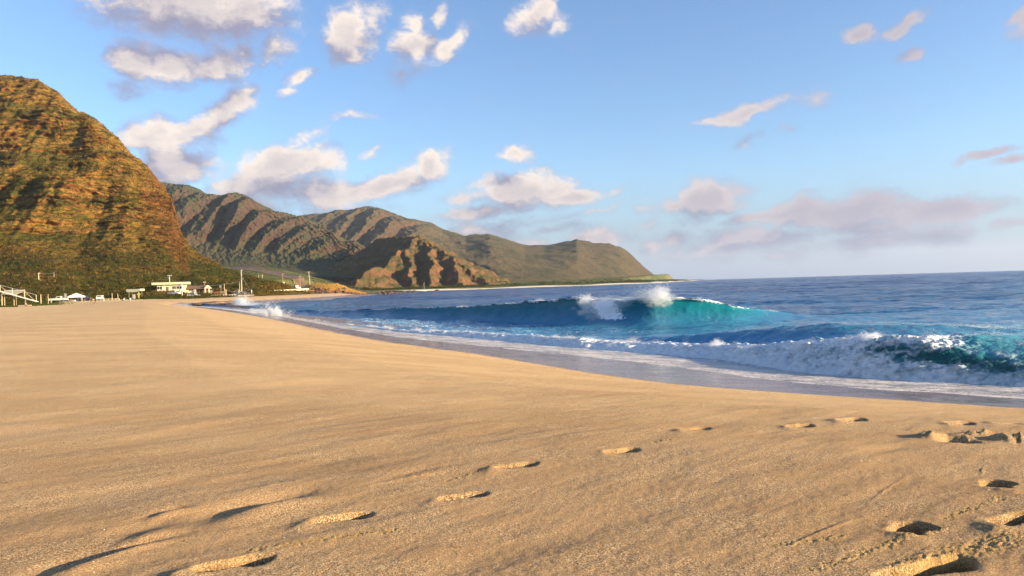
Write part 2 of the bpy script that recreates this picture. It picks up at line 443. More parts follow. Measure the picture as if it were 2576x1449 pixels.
def sand_detail(x, y, sd):
    d = np.hypot(x, y)
    near = 1 - ss(d, 12, 60)
    dry = ss(sd, -0.3, 1.2)
    a = R(38); s_ = x * math.cos(a) + y * math.sin(a); t_ = -x * math.sin(a) + y * math.cos(a)
    z = 0.023 * fbm(s_ * .35, t_ * 1.0, 3, 3) * dry * (1 - .75 * ss(d, 10, 45)) + 0.008 * fbm(s_ * 1.4, t_ * 4.2, 3, 9) * dry * near
    z = z + 0.10 * fbm(x * .05, y * .07, 3, 21) * ss(sd, 12, 30)
    z = z + 0.0028 * fbm(x * 16, y * 16, 3, 31) * dry * (1 - ss(d, 5, 14))
    sel = d < 26
    X, Y = x[sel], y[sel]; Z = np.zeros(X.shape); rough = np.zeros(X.shape); pit_shade = np.zeros(X.shape)
    dn = fbm(X * 9, Y * 9, 3, 5) * .10
    for (px, py, h, L, W, dep, rim) in prints:
        L *= 1.28; W = W * 1.38; dep *= 1.15
        cx, cy = at_z(px, py, 1.96 if py > 1110 else 1.82); h = R(h)
        m = (np.abs(X - cx) < 1.6) & (np.abs(Y - cy) < 1.6)
        lx = X[m] - cx; ly = Y[m] - cy
        p = lx * math.cos(h) + ly * math.sin(h); q = -lx * math.sin(h) + ly * math.cos(h)
        q = q + .03 * np.sin(p / L * 5) * (L > .28)
        wq = W / 2 * (1 - .22 * np.cos(p / L * 9.0 + .6))
        r = np.sqrt((p / (L / 2)) ** 2 + (q / wq) ** 2) + dn[m]
        b = -1.6 * dep * (1 - ss(r, .68, 1.03)) * (0.82 + .25 * np.sin(p / L * 7.5))
        pit_shade[m] = np.maximum(pit_shade[m], 1 - ss(r, .80, .97))
        rr = .16 * rim * np.exp(-((r - 1.34) / .24) ** 2) * (0.8 + 1.2 * np.clip(fbm(lx * 14, ly * 14, 2, 8), -.3, .6))
        push = .55 * rim * np.exp(-(((p + L * .62) / .12) ** 2 + (q / .10) ** 2)) * 2.0
        Z[m] += b + rr * (1 + .8 * np.clip(-p / L, -1, 1)) + push
        rough[m] = np.maximum(rough[m], .25 * (1 - ss(r, 1.1, 1.6)))
    for (px, py, h, L, W, dep) in dips + ridgets:
        cx, cy = at_z(px, py, 1.97); h = R(h)
        p = (X - cx) * math.cos(h) + (Y - cy) * math.sin(h); q = -(X - cx) * math.sin(h) + (Y - cy) * math.cos(h)
        q = q + (.25 if dep > 0 else .07) * L * (p / L) ** 2
        Z -= dep * np.exp(-(np.abs(p / (L / 2)) ** 2.5)) * np.exp(-(q / (W / 2)) ** 2)
        if dep > .02: Z += dep * .9 * np.exp(-(((p + L * .1) / (L / 2)) ** 2)) * np.exp(-((q + W * 1.0) / (W / 2)) ** 2)
    # churned heap at the right
    cx, cy = at_z(2395, 1102, 1.8)
    for (ox, oy, h, s1, s2) in ((-.15, .08, .060, .12, .11), (.18, .06, .045, .09, .09), (-.02, .20, .030, .22, .10), (.03, -.04, -.13, .16, .12), (-.22, .0, .03, .09, .05), (.62, -.05, .07, .16, .09), (.52, .35, .05, .2, .08), (.9, .1, .06, .2, .1)):
        g_ = np.exp(-(((X - cx - ox) / s1) ** 2 + ((Y - cy - oy) / s2) ** 2))
        Z += h * g_ * (1 + 1.1 * fbm(X * 12, Y * 12, 3, 77)); rough = np.maximum(rough, g_ * .35)
    # scuffed streaks, bottom right and beside the track
    for (xa, ya, xb, yb, w_) in ((2050, 1440, 2350, 1330, .06), (2280, 1430, 2560, 1345, .16), (2380, 1300, 2520, 1240, .05), (1120, 1215, 1240, 1180, .05), (1020, 1205, 1120, 1195, .03), (1640, 1108, 1710, 1092, .05), (640, 1400, 1000, 1345, .06), (1990, 1060, 2120, 1036, .04), (2200, 1042, 2380, 1034, .03), (1950, 1378, 2120, 1350, .05)):
        ax, ay = at_z(xa, ya, 1.95); bx, by = at_z(xb, yb, 1.95); w_ = w_ * .7
        ex, ey = bx - ax, by - ay; l2 = ex * ex + ey * ey
        t = np.clip(((X - ax) * ex + (Y - ay) * ey) / l2, 0, 1)
        dd = np.hypot(X - ax - t * ex, Y - ay - t * ey)
        rough = np.maximum(rough, np.exp(-(dd / w_) ** 2))
    Z += rough * (.008 * np.clip(fbm(X * 26, Y * 26, 3, 55), -.3, 1) + .008 * np.clip(fbm(X * 55, Y * 55, 2, 66), -.4, 1))
    z = np.array(z); z[sel] += Z
    rg = np.zeros(x.shape); rg[sel] = rough; pt_ = np.zeros(x.shape); pt_[sel] = pit_shade
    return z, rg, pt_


def sand_z(x, y):
    x = np.atleast_1d(np.asarray(x, float)); y = np.atleast_1d(np.asarray(y, float))
    sd = sdist(x, y, LAND)
    return float((sand_base(x, y, sd) + 0.10 * fbm(x * .05, y * .07, 3, 21) * ss(sd, 12, 30))[0])


def mat_sand():
    m, nt = newmat('beach_sand')
    p = pos(nt); wet = attr(nt, 'wet'); rg = attr(nt, 'scuff'); hi = attr(nt, 'upper')
    big = noise(nt, vmath(nt, 'MULTIPLY', p, (.35, .8, 1)), .8, 4, .55)
    med = noise(nt, p, 9, 5, .6)
    grain = noise(nt, p, 95, 3, .8)
    grain2 = noise(nt, p, 45, 5, .75)
    base = mixc(nt, sstep(nt, big, .35, .65), (.55, .335, .158), (.68, .435, .218))
    base = mixc(nt, sstep(nt, med, .35, .7, 0, .35), base, (.66, .43, .21))
    base = mixc(nt, hi, base, (.74, .52, .25))
    base = mixc(nt, attr(nt, 'near_tone'), base, mixc(nt, 1.0, base, (.82, .78, .76), 'MULTIPLY'))  # darker sand tone around the camera, fading outward
    base = mixc(nt, M_(nt, 'MULTIPLY', rg, .6), base, (.66, .40, .13))
    base = mixc(nt, M_(nt, 'MULTIPLY', attr(nt, 'pit_shade'), .8), base, (.20, .098, .032))  # shade inside the footprints, painted as dark brown on floor and lower wall
    patch = sstep(nt, noise(nt, vmath(nt, 'MULTIPLY', p, (.7, 1.2, 1)), 1.6, 3, .5), .38, .62, .45, 1.0)
    base = mixc(nt, M_(nt, 'MULTIPLY', sstep(nt, grain, .52, .38), M_(nt, 'MULTIPLY', patch, .85)), base, (.14, .070, .030))
    base = mixc(nt, M_(nt, 'MULTIPLY', sstep(nt, grain, .53, .63), M_(nt, 'MULTIPLY', patch, .95)), base, (.90, .74, .50))
    base = mixc(nt, M_(nt, 'MULTIPLY', sstep(nt, grain2, .45, .30), .5), base, (.26, .14, .06))
    dark = sstep(nt, noise(nt, p, 31, 1, .5), .80, .84)
    base = mixc(nt, M_(nt, 'MULTIPLY', dark, .7), base, (.06, .04, .03))
    wetc = mixc(nt, sstep(nt, big, .35, .65), (.19, .115, .080), (.27, .165, .110))
    col = mixc(nt, wet, base, wetc)
    rough = M_(nt, 'ADD', M_(nt, 'MULTIPLY', wet, M_(nt, 'SUBTRACT', M_(nt, 'MULTIPLY', sstep(nt, noise(nt, p, 1.3, 4, .6), .35, .65), .16), .80)), .93)
    h = M_(nt, 'ADD', M_(nt, 'MULTIPLY', grain2, 1.0), M_(nt, 'MULTIPLY', grain, .9))
    st = M_(nt, 'SUBTRACT', 1.0, M_(nt, 'MULTIPLY', wet, .97))
    b = N(nt, 'ShaderNodeBump', Height=h, Distance=.022, Strength=st)
    spec = M_(nt, 'ADD', M_(nt, 'MULTIPLY', wet, .45), .12)
    pr = N(nt, 'ShaderNodeBsdfPrincipled', Base_Color=col, Roughness=rough, Normal=b.outputs[0])
    nt.links.new(spec, pr.inputs['Specular IOR Level'])
    finish(nt, pr.outputs[0])
    return m


def build_sand():
    us = np.concatenate([np.linspace(-2.6, -.80, 36), np.linspace(-.78, .80, 850), np.linspace(.83, 2.4, 34)])
    dys = np.concatenate([np.linspace(1500, 440, 14), np.linspace(425, 40, 430), 40 * (3.9 / 40) ** (np.linspace(0, 1, 85)[1:])])
    ys = np.concatenate([1.5 * 740 / dys, np.linspace(290, 520, 26)])
    Y, X = np.meshgrid(ys, us, indexing='ij'); X = X * Y
    sd = sdist(X, Y, LAND)
    z0 = sand_base(X, Y, sd)
    zd, rg, pit_shade = sand_detail(X.ravel(), Y.ravel(), sd.ravel())
    Z = z0 + zd.reshape(X.shape)
    sv = sdist(X, Y, VEG)
    Z = np.where(sv > 6, Z - 2.0, Z)
    wet = 1 - ss(sd + .25 * fbm(X * .25, Y * .25, 3, 41) * (1 + Y * .01), -.10, .12 + Y * .006)
    V = np.stack([X, Y, Z], -1).reshape(-1, 3)
    F = grid_faces(len(ys), len(us))
    # drop deep underwater and far inland faces
    keep = (sd.ravel() > -30) & (sv.ravel() < 12)
    F = F[keep[F].any(1)]
    np_mesh('beach_sand', V, F, mat_sand(), attrs={'wet': wet, 'scuff': rg, 'pit_shade': pit_shade, 'upper': ss(sd, 14, 42) * ss(Y, 20, 120), 'near_tone': 1 - ss(np.hypot(X - 1.5, Y * 1.0) + 3.0 * fbm(X * .25, Y * .25, 3, 44), 5, 15)}, kind='structure', label='golden sand beach with footprints and a wet shining edge')


build_sand()


# ------------------------------------------------------------------ sea
def mat_sea():
    m, nt = newmat('sea_water')
    p = pos(nt)
    foam = attr(nt, 'foam'); teal = attr(nt, 'teal'); shal = attr(nt, 'shallow'); far = attr(nt, 'far'); film = attr(nt, 'film')
    # colour of the water itself: deep blue offshore, azure over the sand bar, turquoise in the thin wave faces
    nb = noise(nt, vmath(nt, 'MULTIPLY', p, (.02, .06, 1)), 1.0, 3, .5)
    deep = mixc(nt, sstep(nt, nb, .35, .65), (.007, .034, .135), (.013, .062, .210))
    az = mixc(nt, shal, deep, (.050, .250, .42))
    az = mixc(nt, teal, az, (.003, .125, .165))
    az = mixc(nt, M_(nt, 'MULTIPLY', attr(nt, 'milk'), .88), az, (.065, .270, .320))
    az = mixc(nt, attr(nt, 'hollow'), az, (.014, .082, .085))
    sandc = noise(nt, vmath(nt, 'MULTIPLY', p, (1, 2.2, 1)), 3.0, 4, .6)
    az = mixc(nt, film, az, mixc(nt, sandc, (.085, .060, .055), (.20, .140, .11)))
    # ripples
    s1 = noise(nt, vmath(nt, 'MULTIPLY', p, (.55, 1.0, .6)), 1.1, 6, .62)
    s2 = noise(nt, vmath(nt, 'MULTIPLY', p, (.30, .75, .3)), .30, 5, .6)
    h = M_(nt, 'ADD', M_(nt, 'MULTIPLY', s1, M_(nt, 'ADD', M_(nt, 'MULTIPLY', far, .5), .35)), M_(nt, 'MULTIPLY', s2, M_(nt, 'ADD', M_(nt, 'MULTIPLY', far, 1.9), .25)))
    b = bump(nt, h, .55, 1.0)
    # open water: facet slopes taken straight from noise, so they do not flatten out with distance
    def slope(scale, mul, k):
        t = N(nt, 'ShaderNodeTexNoise', Vector=vmath(nt, 'MULTIPLY', p, mul), Scale=scale, Detail=3.0, Roughness=.6)
        return vmath(nt, 'MULTIPLY', vmath(nt, 'SUBTRACT', t.outputs[1], (.5, .5, .5)), (k, k, 0))
    sl = vmath(nt, 'ADD', vmath(nt, 'ADD', slope(.9, (.45, .9, 0), 1.0), slope(.10, (.55, .9, 0), .85)), slope(.018, (.6, 1., 0), .5))
    amp = N(nt, 'ShaderNodeCombineXYZ', X=M_(nt, 'ADD', M_(nt, 'MULTIPLY', far, 1.1), .22), Y=M_(nt, 'ADD', M_(nt, 'MULTIPLY', far, 1.4), .30)).outputs[0]
    nrm = N(nt, 'ShaderNodeVectorMath', _operation='NORMALIZE', i0=vmath(nt, 'ADD', b, vmath(nt, 'MULTIPLY', sl, amp))).outputs[0]
    water = N(nt, 'ShaderNodeBsdfPrincipled', Base_Color=az, Roughness=M_(nt, 'ADD', M_(nt, 'MULTIPLY', far, .10), .09), IOR=M_(nt, 'SUBTRACT', 1.315, M_(nt, 'MULTIPLY', far, .15)), Normal=nrm)
    nt.links.new(M_(nt, 'SUBTRACT', .5, M_(nt, 'MULTIPLY', far, .22)), water.inputs['Specular IOR Level'])
    # foam, broken into lace by warped noise
    wv = N(nt, 'ShaderNodeTexNoise', Vector=p, Scale=2.2, Detail=3.0)
    pw = vmath(nt, 'ADD', p, vmath(nt, 'MULTIPLY', wv.outputs[1], (.5, .5, .5)))
    f1 = noise(nt, pw, 3.2, 8, .68)
    vo = N(nt, 'ShaderNodeTexVoronoi', Vector=pw, Scale=2.6, _feature='DISTANCE_TO_EDGE').outputs[0]
    lace = M_(nt, 'SUBTRACT', 1.0, sstep(nt, vo, 0.0, .22))
    f2 = noise(nt, vmath(nt, 'MULTIPLY', pw, (1.0, 1.6, 1)), 11, 5, .85)
    pat0 = M_(nt, 'ADD', M_(nt, 'MULTIPLY', f1, .90), M_(nt, 'MULTIPLY', lace, .10))
    pf = N(nt, 'ShaderNodeMix', i0=M_(nt, 'MULTIPLY', film, .8), i2=pat0, i3=f2)
    pat = pf.outputs[0]
    thr = M_(nt, 'SUBTRACT', 1.0, foam)
    mk = attr(nt, 'milk')
    fmr = nt.nodes.new('ShaderNodeMapRange'); fmr.interpolation_type = 'SMOOTHSTEP'
    nt.links.new(M_(nt, 'SUBTRACT', pat, M_(nt, 'MULTIPLY', thr, .86)), fmr.inputs[0]); nt.links.new(M_(nt, 'SUBTRACT', -.04, M_(nt, 'MULTIPLY', mk, .12)), fmr.inputs[1]); nt.links.new(M_(nt, 'ADD', .14, M_(nt, 'MULTIPLY', mk, .38)), fmr.inputs[2])
    fm = fmr.outputs[0]
    fcol = mixc(nt, sstep(nt, f1, .3, .6), (.58, .66, .74), (.86, .87, .88))
    fb = bump(nt, noise(nt, p, 7, 6, .7), .10, .8)
    fcol = mixc(nt, M_(nt, 'MULTIPLY', film, .55), fcol, (.62, .48, .38))
    fs = N(nt, 'ShaderNodeBsdfPrincipled', Base_Color=fcol, Roughness=.75, Normal=fb)
    fs.inputs['Subsurface Weight'].default_value = 0.0
    mx = nt.nodes.new('ShaderNodeMixShader')
    nt.links.new(fm, mx.inputs[0]); nt.links.new(water.outputs[0], mx.inputs[1]); nt.links.new(fs.outputs[0], mx.inputs[2])
    finish(nt, mx.outputs[0])
    return m


def keycurve(pts, us, n=14):
    pts = sorted(pts); a = np.array(pts)
    return [smooth1(np.interp(us, a[:, 0], a[:, k]), n) for k in range(1, a.shape[1])]


def build_sea():
    us = np.concatenate([np.linspace(-1.1, -.50, 16), np.linspace(-.49, .76, 800), np.linspace(.775, 1.7, 60)])
    nc = len(us)

    def plane_key(lst):   # (dx, dy, z) -> (u, y, z)
        r = []
        for dx, dy, z in lst:
            x, y = at_z(dx, dy, z); r.append((x / y, y, z))
        return r
    SE = plane_key([(440, 772, .5), (600, 786, .5), (740, 809, .5), (850, 832, .5), (1000, 857, .5), (1150, 869, .5), (1300, 886, .5), (1500, 903, .5), (1600, 914, .5), (1700, 927, .5), (1850, 949, .5), (1985, 971, .5), (2172, 993, .5), (2360, 1005, .5), (2576, 1022, .5), (2900, 1047, .5), (3600, 1086, .5)])
    F0 = plane_key([(440, 768, .2), (600, 783, .2), (740, 806, .2), (850, 826, .2), (1000, 845, .2), (1240, 859, .2), (1440, 876, .2), (1640, 886, .2), (1800, 900, .2), (1900, 915, .2), (2000, 935, .2), (2150, 955, .2), (2300, 968, .2), (2576, 985, .2), (2900, 1005, .2), (3600, 1035, .2)])
    ySE, = keycurve([(a, b) for a, b, c in SE], us); yF0, = keycurve([(a, b) for a, b, c in F0], us)
    f1 = []
    for dx, dy, dep in ((440, 767, .6), (740, 801, 1.), (850, 814, 1.4), (1000, 829, 1.8), (1150, 833, 1.8), (1240, 838, 1.8), (1440, 850, 1.6), (1600, 861, 1.5), (1800, 866, 1.6), (1900, 868, 1.8), (2000, 862, 2.0), (2100, 855, 2.0), (2200, 843, 1.9), (2330, 847, 1.8), (2450, 842, 2.3), (2576, 838, 3.2), (2900, 830, 3.5), (3600, 830, 3.5)):
        u = U(dx, dy); y = float(np.interp(u, us, yF0)) + dep; f1.append((u, y, max(.1, at_y(dx, dy, y)[2])))
    yF1, zF1 = keycurve(f1, us, 8)
    c2 = []
    for dx, dy, y in ((440, 760, 90), (740, 800, 80), (1000, 826, 56), (1300, 840, 45), (1500, 852, 42), (1750, 843, 37), (1900, 827, 35), (2080, 812, 33), (2300, 816, 31), (2450, 821, 30.5), (2576, 826, 30), (2900, 826, 30), (3600, 830, 30)):
        u = U(dx, dy); y = max(y, float(np.interp(u, us, yF1)) + 3); c2.append((u, y, max(.08, at_y(dx, dy, y)[2])))
    yC2, zC2 = keycurve(c2, us, 12)
    B1 = plane_key([(440, 760, .05), (600, 775, .05), (740, 797, .05), (860, 800, .05), (1000, 804, .05), (1150, 808, .05), (1250, 812, .05), (1450, 822, .05), (1640, 826, .05), (1840, 820, .05), (1950, 811, .05), (2050, 803, .05), (2300, 792, .05), (2576, 782, .05), (3600, 770, .05)])
    yB1, = keycurve([(a, b) for a, b, c in B1], us)
    c1 = []
    for dx, dy, dep in ((440, 762, 3), (600, 768, 3), (700, 786, 3), (740, 782, 5), (860, 782, 5), (1000, 776, 5), (1150, 771, 4.5), (1250, 766, 4.2), (1330, 758, 4), (1400, 753, 4), (1450, 751, 3.8), (1500, 756, 3.8), (1550, 752, 3.8), (1590, 749, 3.8), (1640, 749, 3.8), (1700, 750, 4), (1740, 752, 4), (1840, 766, 4.5), (1950, 783, 5), (2050, 793, 5), (2300, 787, 5), (2576, 778, 5), (3600, 762, 5)):
        u = U(dx, dy); y = float(np.interp(u, us, yB1)) + dep; c1.append((u, y, max(.08, at_y(dx, dy, y)[2])))
    yC1, zC1 = keycurve(c1, us, 5)
    zF0 = np.full(nc, .16)
    yF0 = np.maximum(yF0, ySE + .5); yF1 = np.maximum(yF1, yF0 + .5)
    yT = yF1 + (yC2 - yF1) * .45; zT = np.minimum(zF1, np.interp(us, [-.4, 0, .25, .45, .7], [.08, .12, .2, .85, 1.0]))
    zT = np.minimum(zT, .5 * (zF1 + zC2))
    yB1 = np.maximum(yB1, yC2 + 8)
    yT2 = yC2 + (yB1 - yC2) * .40; zT2 = np.full(nc, .02)
    yC1 = np.maximum(yC1, yB1 + 1.0)
    yK = yC1 + 9; zK = np.full(nc, .05)
    segs = [  # y0, y1, z0, z1, rows, ease
        (ySE, yF0, None, zF0, 34, lambda t: t),
        (yF0, yF1, zF0, zF1, 100, lambda t: np.sin(t * np.pi / 2) ** .8),
        (yF1, yT, zF1, zT, 34, lambda t: t * t * (3 - 2 * t)),
        (yT, yC2, zT, zC2, 34, lambda t: t * t * (3 - 2 * t)),
        (yC2, yT2, zC2, zT2, 30, lambda t: t * t * (3 - 2 * t)),
        (yT2, yB1, zT2, np.full(nc, .05), 26, lambda t: t),
        (yB1, yC1, np.full(nc, .05), zC1, 90, lambda t: t ** 1.7),
        (yC1, yK, zC1, zK, 22, lambda t: t * t * (3 - 2 * t)),
    ]
    ysL, zsL, segL, tL = [], [], [], []
    for k, (y0, y1, z0, z1, n, e) in enumerate(segs):
        ts = np.linspace(0, 1, n, endpoint=False)
        for t in ts:
            ty = t
            if k == 6:
                lip = np.clip(zC1 / 2.2, 0, 1) * .30
                ty = (1 + lip) * t - lip * t ** 8
            y = y0 + (y1 - y0) * ty
            z = (z1 * 0 if z0 is None else z0) + ((z1 - (0 if z0 is None else z0)) * e(t) if z0 is not None else z1)
            ysL.append(y * np.ones(nc)); zsL.append(z * np.ones(nc)); segL.append(k); tL.append(t)
    n8 = 290
    for i, t in enumerate(np.linspace(0, 1, n8)):
        ysL.append(yK * (13000 / yK) ** (t ** 1.0)); zsL.append(zK * (1 - t)); segL.append(8); tL.append(t)
    Y = np.array(ysL); Z = np.array(zsL); SG = np.array(segL)[:, None] * np.ones(nc); T = np.array(tL)[:, None] * np.ones(nc)
    UU = us[None, :] * np.ones(Y.shape)
    X = UU * Y
    Z0 = Z.copy()
    # swash film over the sand
    swm = SG == 0
    xs, ys_ = X[swm], Y[swm]; sdw = sdist(xs, ys_, LAND)
    zs = sand_base(xs, ys_, sdw)
    fil = zs + .02 + .015 * fbm(xs * 1.2, ys_ * 1.2, 3, 90)
    t0 = T[swm]
    fil = np.where(t0 < .02, zs - .06, fil)
    edge = .04 * fbm(xs * .5, ys_ * .5, 3, 91)
    Z[swm] = np.maximum(fil - .05 * (1 - ss(t0, 0, .12)) + edge * (1 - ss(t0, 0, .3)), Z[swm] * ss(t0, .3, 1))
    SDA = sdist(X, Y, LAND); SBA = sand_base(X, Y, SDA)
    Z = np.where(SDA > .9, np.minimum(Z, SBA - .6), Z)
    # attributes
    zc1 = zC1[None, :] * np.ones(Y.shape); zf1 = zF1[None, :] * np.ones(Y.shape)
    hgt1 = ss(zc1, .35, 1.6)
    foam = np.zeros(Y.shape); teal = np.zeros(Y.shape); shal = np.zeros(Y.shape); film = np.zeros(Y.shape)
    far = np.where(SG >= 4, ss(Y, 32, 110), 0) * np.where(SG == 6, .25, 1)
    du = lambda dx: U(dx)
    # zone 0: foamy sheet of thin water
    film = np.where(SG == 0, 1 - ss(T, .75, 1.0) * .6, 0)
    foam = np.where(SG == 0, .475 + .12 * fbm(X * .6, Y * .9, 3, 12), foam)
    foam = np.where(SG == 0, foam + .30 * (1 - ss(T, .03, .12)) * ss(fbm(X * .35, Y * .5, 3, 11), -.25, .25), foam)
    foam = np.where((SG == 0) & (T > .75), foam + .12 * fbm(X * 1.5, Y * 1.5, 2, 13) - .03, foam)
    # front of the bore
    hollow = np.exp(-((UU - du(2330)) / .105) ** 2) + .75 * np.exp(-((UU - du(2480)) / .06) ** 2)
    hT = np.interp(UU, [du(2000), du(2200), du(2350), du(2520), du(2700)], [.50, .46, .38, .24, .14])
    hol = np.clip(hollow, 0, 1) * np.exp(-((T - hT) / (.17 - .07 * ss(UU, du(2350), du(2500)))) ** 2) * (SG == 1)
    right = ss(UU, du(2330), du(2500))
    fr = .86 - .50 * hol - right * ss(T, .24, .45) * .50 - .10 * ss(UU, du(2050), du(2250))
    fr += .24 * fbm(X * 1.1, (Y + Z * 2) * 1.1, 4, 14)
    foam = np.where(SG == 1, fr, foam)
    film = np.where(SG == 1, .35 * (1 - ss(T, 0, .3)), film)
    cols = us
    fade2 = np.interp(cols, [du(740), du(900), du(1500), du(2000), du(2350), du(2576)], [.8, .8, .62, .60, .40, .36])[None, :]
    foam = np.where(SG == 2, fade2 * (1 - ss(T, 0, 1) * .65) + .22 * fbm(X * .8, Y * .8, 3, 15), foam)
    foam = np.where((SG == 3) | (SG == 4), .10 + .10 * fbm(X * .7, Y * .7, 3, 16) + .10 * ss(UU, du(2350), du(2576)), foam)
    shal = np.where(SG <= 3, .85, shal); shal = np.where(SG == 4, .85, shal); shal = np.where(SG == 5, .72 - .22 * ss(UU, du(1900), du(2300)) + .25 * fbm(X * .08, Y * .2, 3, 23), shal)
    shal = np.where(SG == 6, .80 - .35 * ss(UU, du(1800), du(2050)), shal); shal = np.where(SG == 7, .22, shal)
    shal = np.where(SG == 8, .22 * (1 - ss(Y, 80, 240)) + .12 * np.clip(fbm(X * .012, Y * .03, 2, 17), 0, 1) * (1 - ss(Y, 300, 900)), shal)
    shal = np.maximum(shal, .55 * (1 - ss(UU, -.36, -.12)) * (1 - ss(Y, 200, 420)))
    foam = np.where(SG == 5, .10 + .19 * (1 - ss(UU, du(1500), du(2000))) + .10 * fbm(X * .5, Y * .5, 3, 18) + .10 * (1 - ss(UU, -.2, .1)), foam)
    teal = np.where(SG == 6, hgt1 * (.30 + .70 * ss(T, .25, .9)), teal)
    teal = np.where(SG == 3, .55 * ss(zC2[None, :] * T, .3, 1.2), teal); teal = np.where(SG == 4, .45 * (1 - T) * ss(zC2[None, :] + 0 * T, .5, 1.2), teal)
    teal = np.where(SG == 2, .5 * ss(UU, du(2200), du(2576)), teal); teal = np.where(SG == 1, .6, teal)
    # crest froth of the far wave, broken in places
    brk = np.clip(.75 * np.exp(-((UU - du(1475)) / .012) ** 2) + 1.0 * np.exp(-((UU - du(1655)) / .020) ** 2) + .45 * np.exp(-((UU - du(1570)) / .030) ** 2) + .35 * np.exp(-((UU - du(745)) / .012) ** 2), 0, 1)
    crest = np.where(SG == 6, ss(T, .90, .99), 0) + np.where(SG == 7, 1 - ss(T, .02, .22), 0)
    foam = np.maximum(foam, crest * hgt1 * (.50 + .6 * brk + .3 * fbm(X * .7, Y * .7, 2, 19)))
    # white water falling down the face
    fall = np.exp(-((UU - du(1510) - .03 * (1 - T)) / .021) ** 2) * np.where(SG == 6, ss(T, .30, .55), 0)
    foam = np.maximum(foam, fall * .82)
    foam = np.where((SG == 6) & (foam < .22), .19 + .16 * np.clip(fbm(UU * 110 + T * 1.5, T * 2.2, 4, 20), -.3, .5) * ss(T, .1, .4), foam)
    foam = np.where(SG == 8, np.maximum(0, .22 * (1 - ss(Y, 60, 130))), foam)
    # left end, where the waves run out on the beach
    le = 1 - ss(UU, du(640), du(760))
    foam = np.maximum(foam, le * (Y < 150) * (.50 + .25 * fbm(X * .15, Y * .15, 3, 22)))
    film = np.maximum(film, le * (Y < 170) * .7)
    milk = np.where((SG >= 1) & (SG <= 2), ss(UU, du(1500), du(2100)) * (.55 + .45 * right), 0); milk = np.where(SG == 3, .5 * right * (1 - T) + .2 * milk, milk)
    # geometry of chop, swell and foam lumps
    chop = fbm(X * .55, Y * .9, 4, 24)
    ca = np.select([SG == 0, SG == 1, SG == 2, SG == 6], [0, 0, .05, .045], .075)
    ca = ca * (1 - ss(Y, 120, 260))
    Z = Z + ca * chop
    rip = fbm(X * 1.7 + Y * .5, Y * 2.6, 3, 26); Z = Z + np.where((SG >= 2) & (Y < 75), .036 * rip, 0) * np.where(SG == 6, .6, 1)
    sw = np.sin(Y * .11 + X * .02 + 2 * pn(X * .01, Y * .02, 3)) * .16 + fbm(X * .06, Y * .14, 3, 27) * .28
    Z = Z + np.where(SG >= 5, .24 * fbm(X * .20, Y * .34, 3, 35) * ss(Y, 36, 60) * (1 - ss(Y, 200, 330)) + .30 * fbm(X * .07, Y * .12, 3, 36) * ss(Y, 90, 180) * (1 - ss(Y, 600, 1000)) + .5 * fbm(X * .02, Y * .045, 3, 37) * ss(Y, 300, 700) * (1 - ss(Y, 2500, 4000)), 0) * np.where(SG == 6, .4, 1)
    Z = Z + np.where(SG == 8, sw * ss(T, 0, .06) * (1 - ss(Y, 500, 1200)), 0)
    # streaks drawn up the wave face
    Z = Z + np.where(SG == 6, .05 * hgt1 * fbm(UU * 90, T * 2, 3, 28) * ss(T, .2, .6), 0)
    lump = billow(X * 1.6, (Y * 1.2 + Z0 * 2.2) * 1.6, 5, 29, .58) - .3
    la = np.where(SG == 1, np.sin(np.pi * np.clip(T * .85 + .12, 0, 1)) ** .6, 0) + np.where(SG == 2, (1 - ss(T, 0, .5)) * ss(foam, .2, .6), 0)
    la = la * np.clip(zf1, .3, 1.1) * (1 - .75 * hol) * (1 - .88 * right * ss(T, .22, .45))
    big = fbm(X * .6, Y * .6, 3, 30)
    Z = Z + la * (.27 * lump + .12 * big)
    Y2 = Y - np.where(SG == 1, la * (.42 * lump + .30 * big) * np.sin(np.pi * np.clip(T, 0, 1)) ** .5, 0)
    X = UU * Y2
    # crest irregular on the far wave
    cr = np.where(SG == 6, ss(T, .75, 1), 0) + np.where(SG == 7, 1 - ss(T, 0, .3), 0)
    Z = Z + cr * hgt1 * (.14 * fbm(X * .5, Y * 0, 4, 33) + brk * .15 * np.abs(fbm(X * 2.5, Y * 2.5, 3, 34)))
    V = np.stack([X, Y2, Z], -1).reshape(-1, 3)
    F = grid_faces(*Y.shape)
    sdv = sdist(V[:, 0], V[:, 1], LAND).ravel()
    F = F[(sdv[F] < 40).any(1)]
    np_mesh('sea', V, F, mat_sea(), attrs={'foam': np.clip(foam, 0, 1), 'teal': np.clip(teal, 0, 1), 'shallow': np.clip(shal, 0, 1), 'far': far, 'film': np.clip(film, 0, 1), 'milk': np.clip(milk, 0, 1), 'hollow': np.clip(hol * 1.1, 0, 1)}, kind='structure', label='blue sea with a turquoise breaking wave and white shore break')
    return dict(us=us, yF0=yF0, yF1=yF1, zF1=zF1, yC1=yC1, zC1=zC1, yC2=yC2, zC2=zC2, yT=yT)


SEA = build_sea()

# ------------------------------------------------------------------ loose water: spray and foam clumps
rs = np.random.RandomState(5)


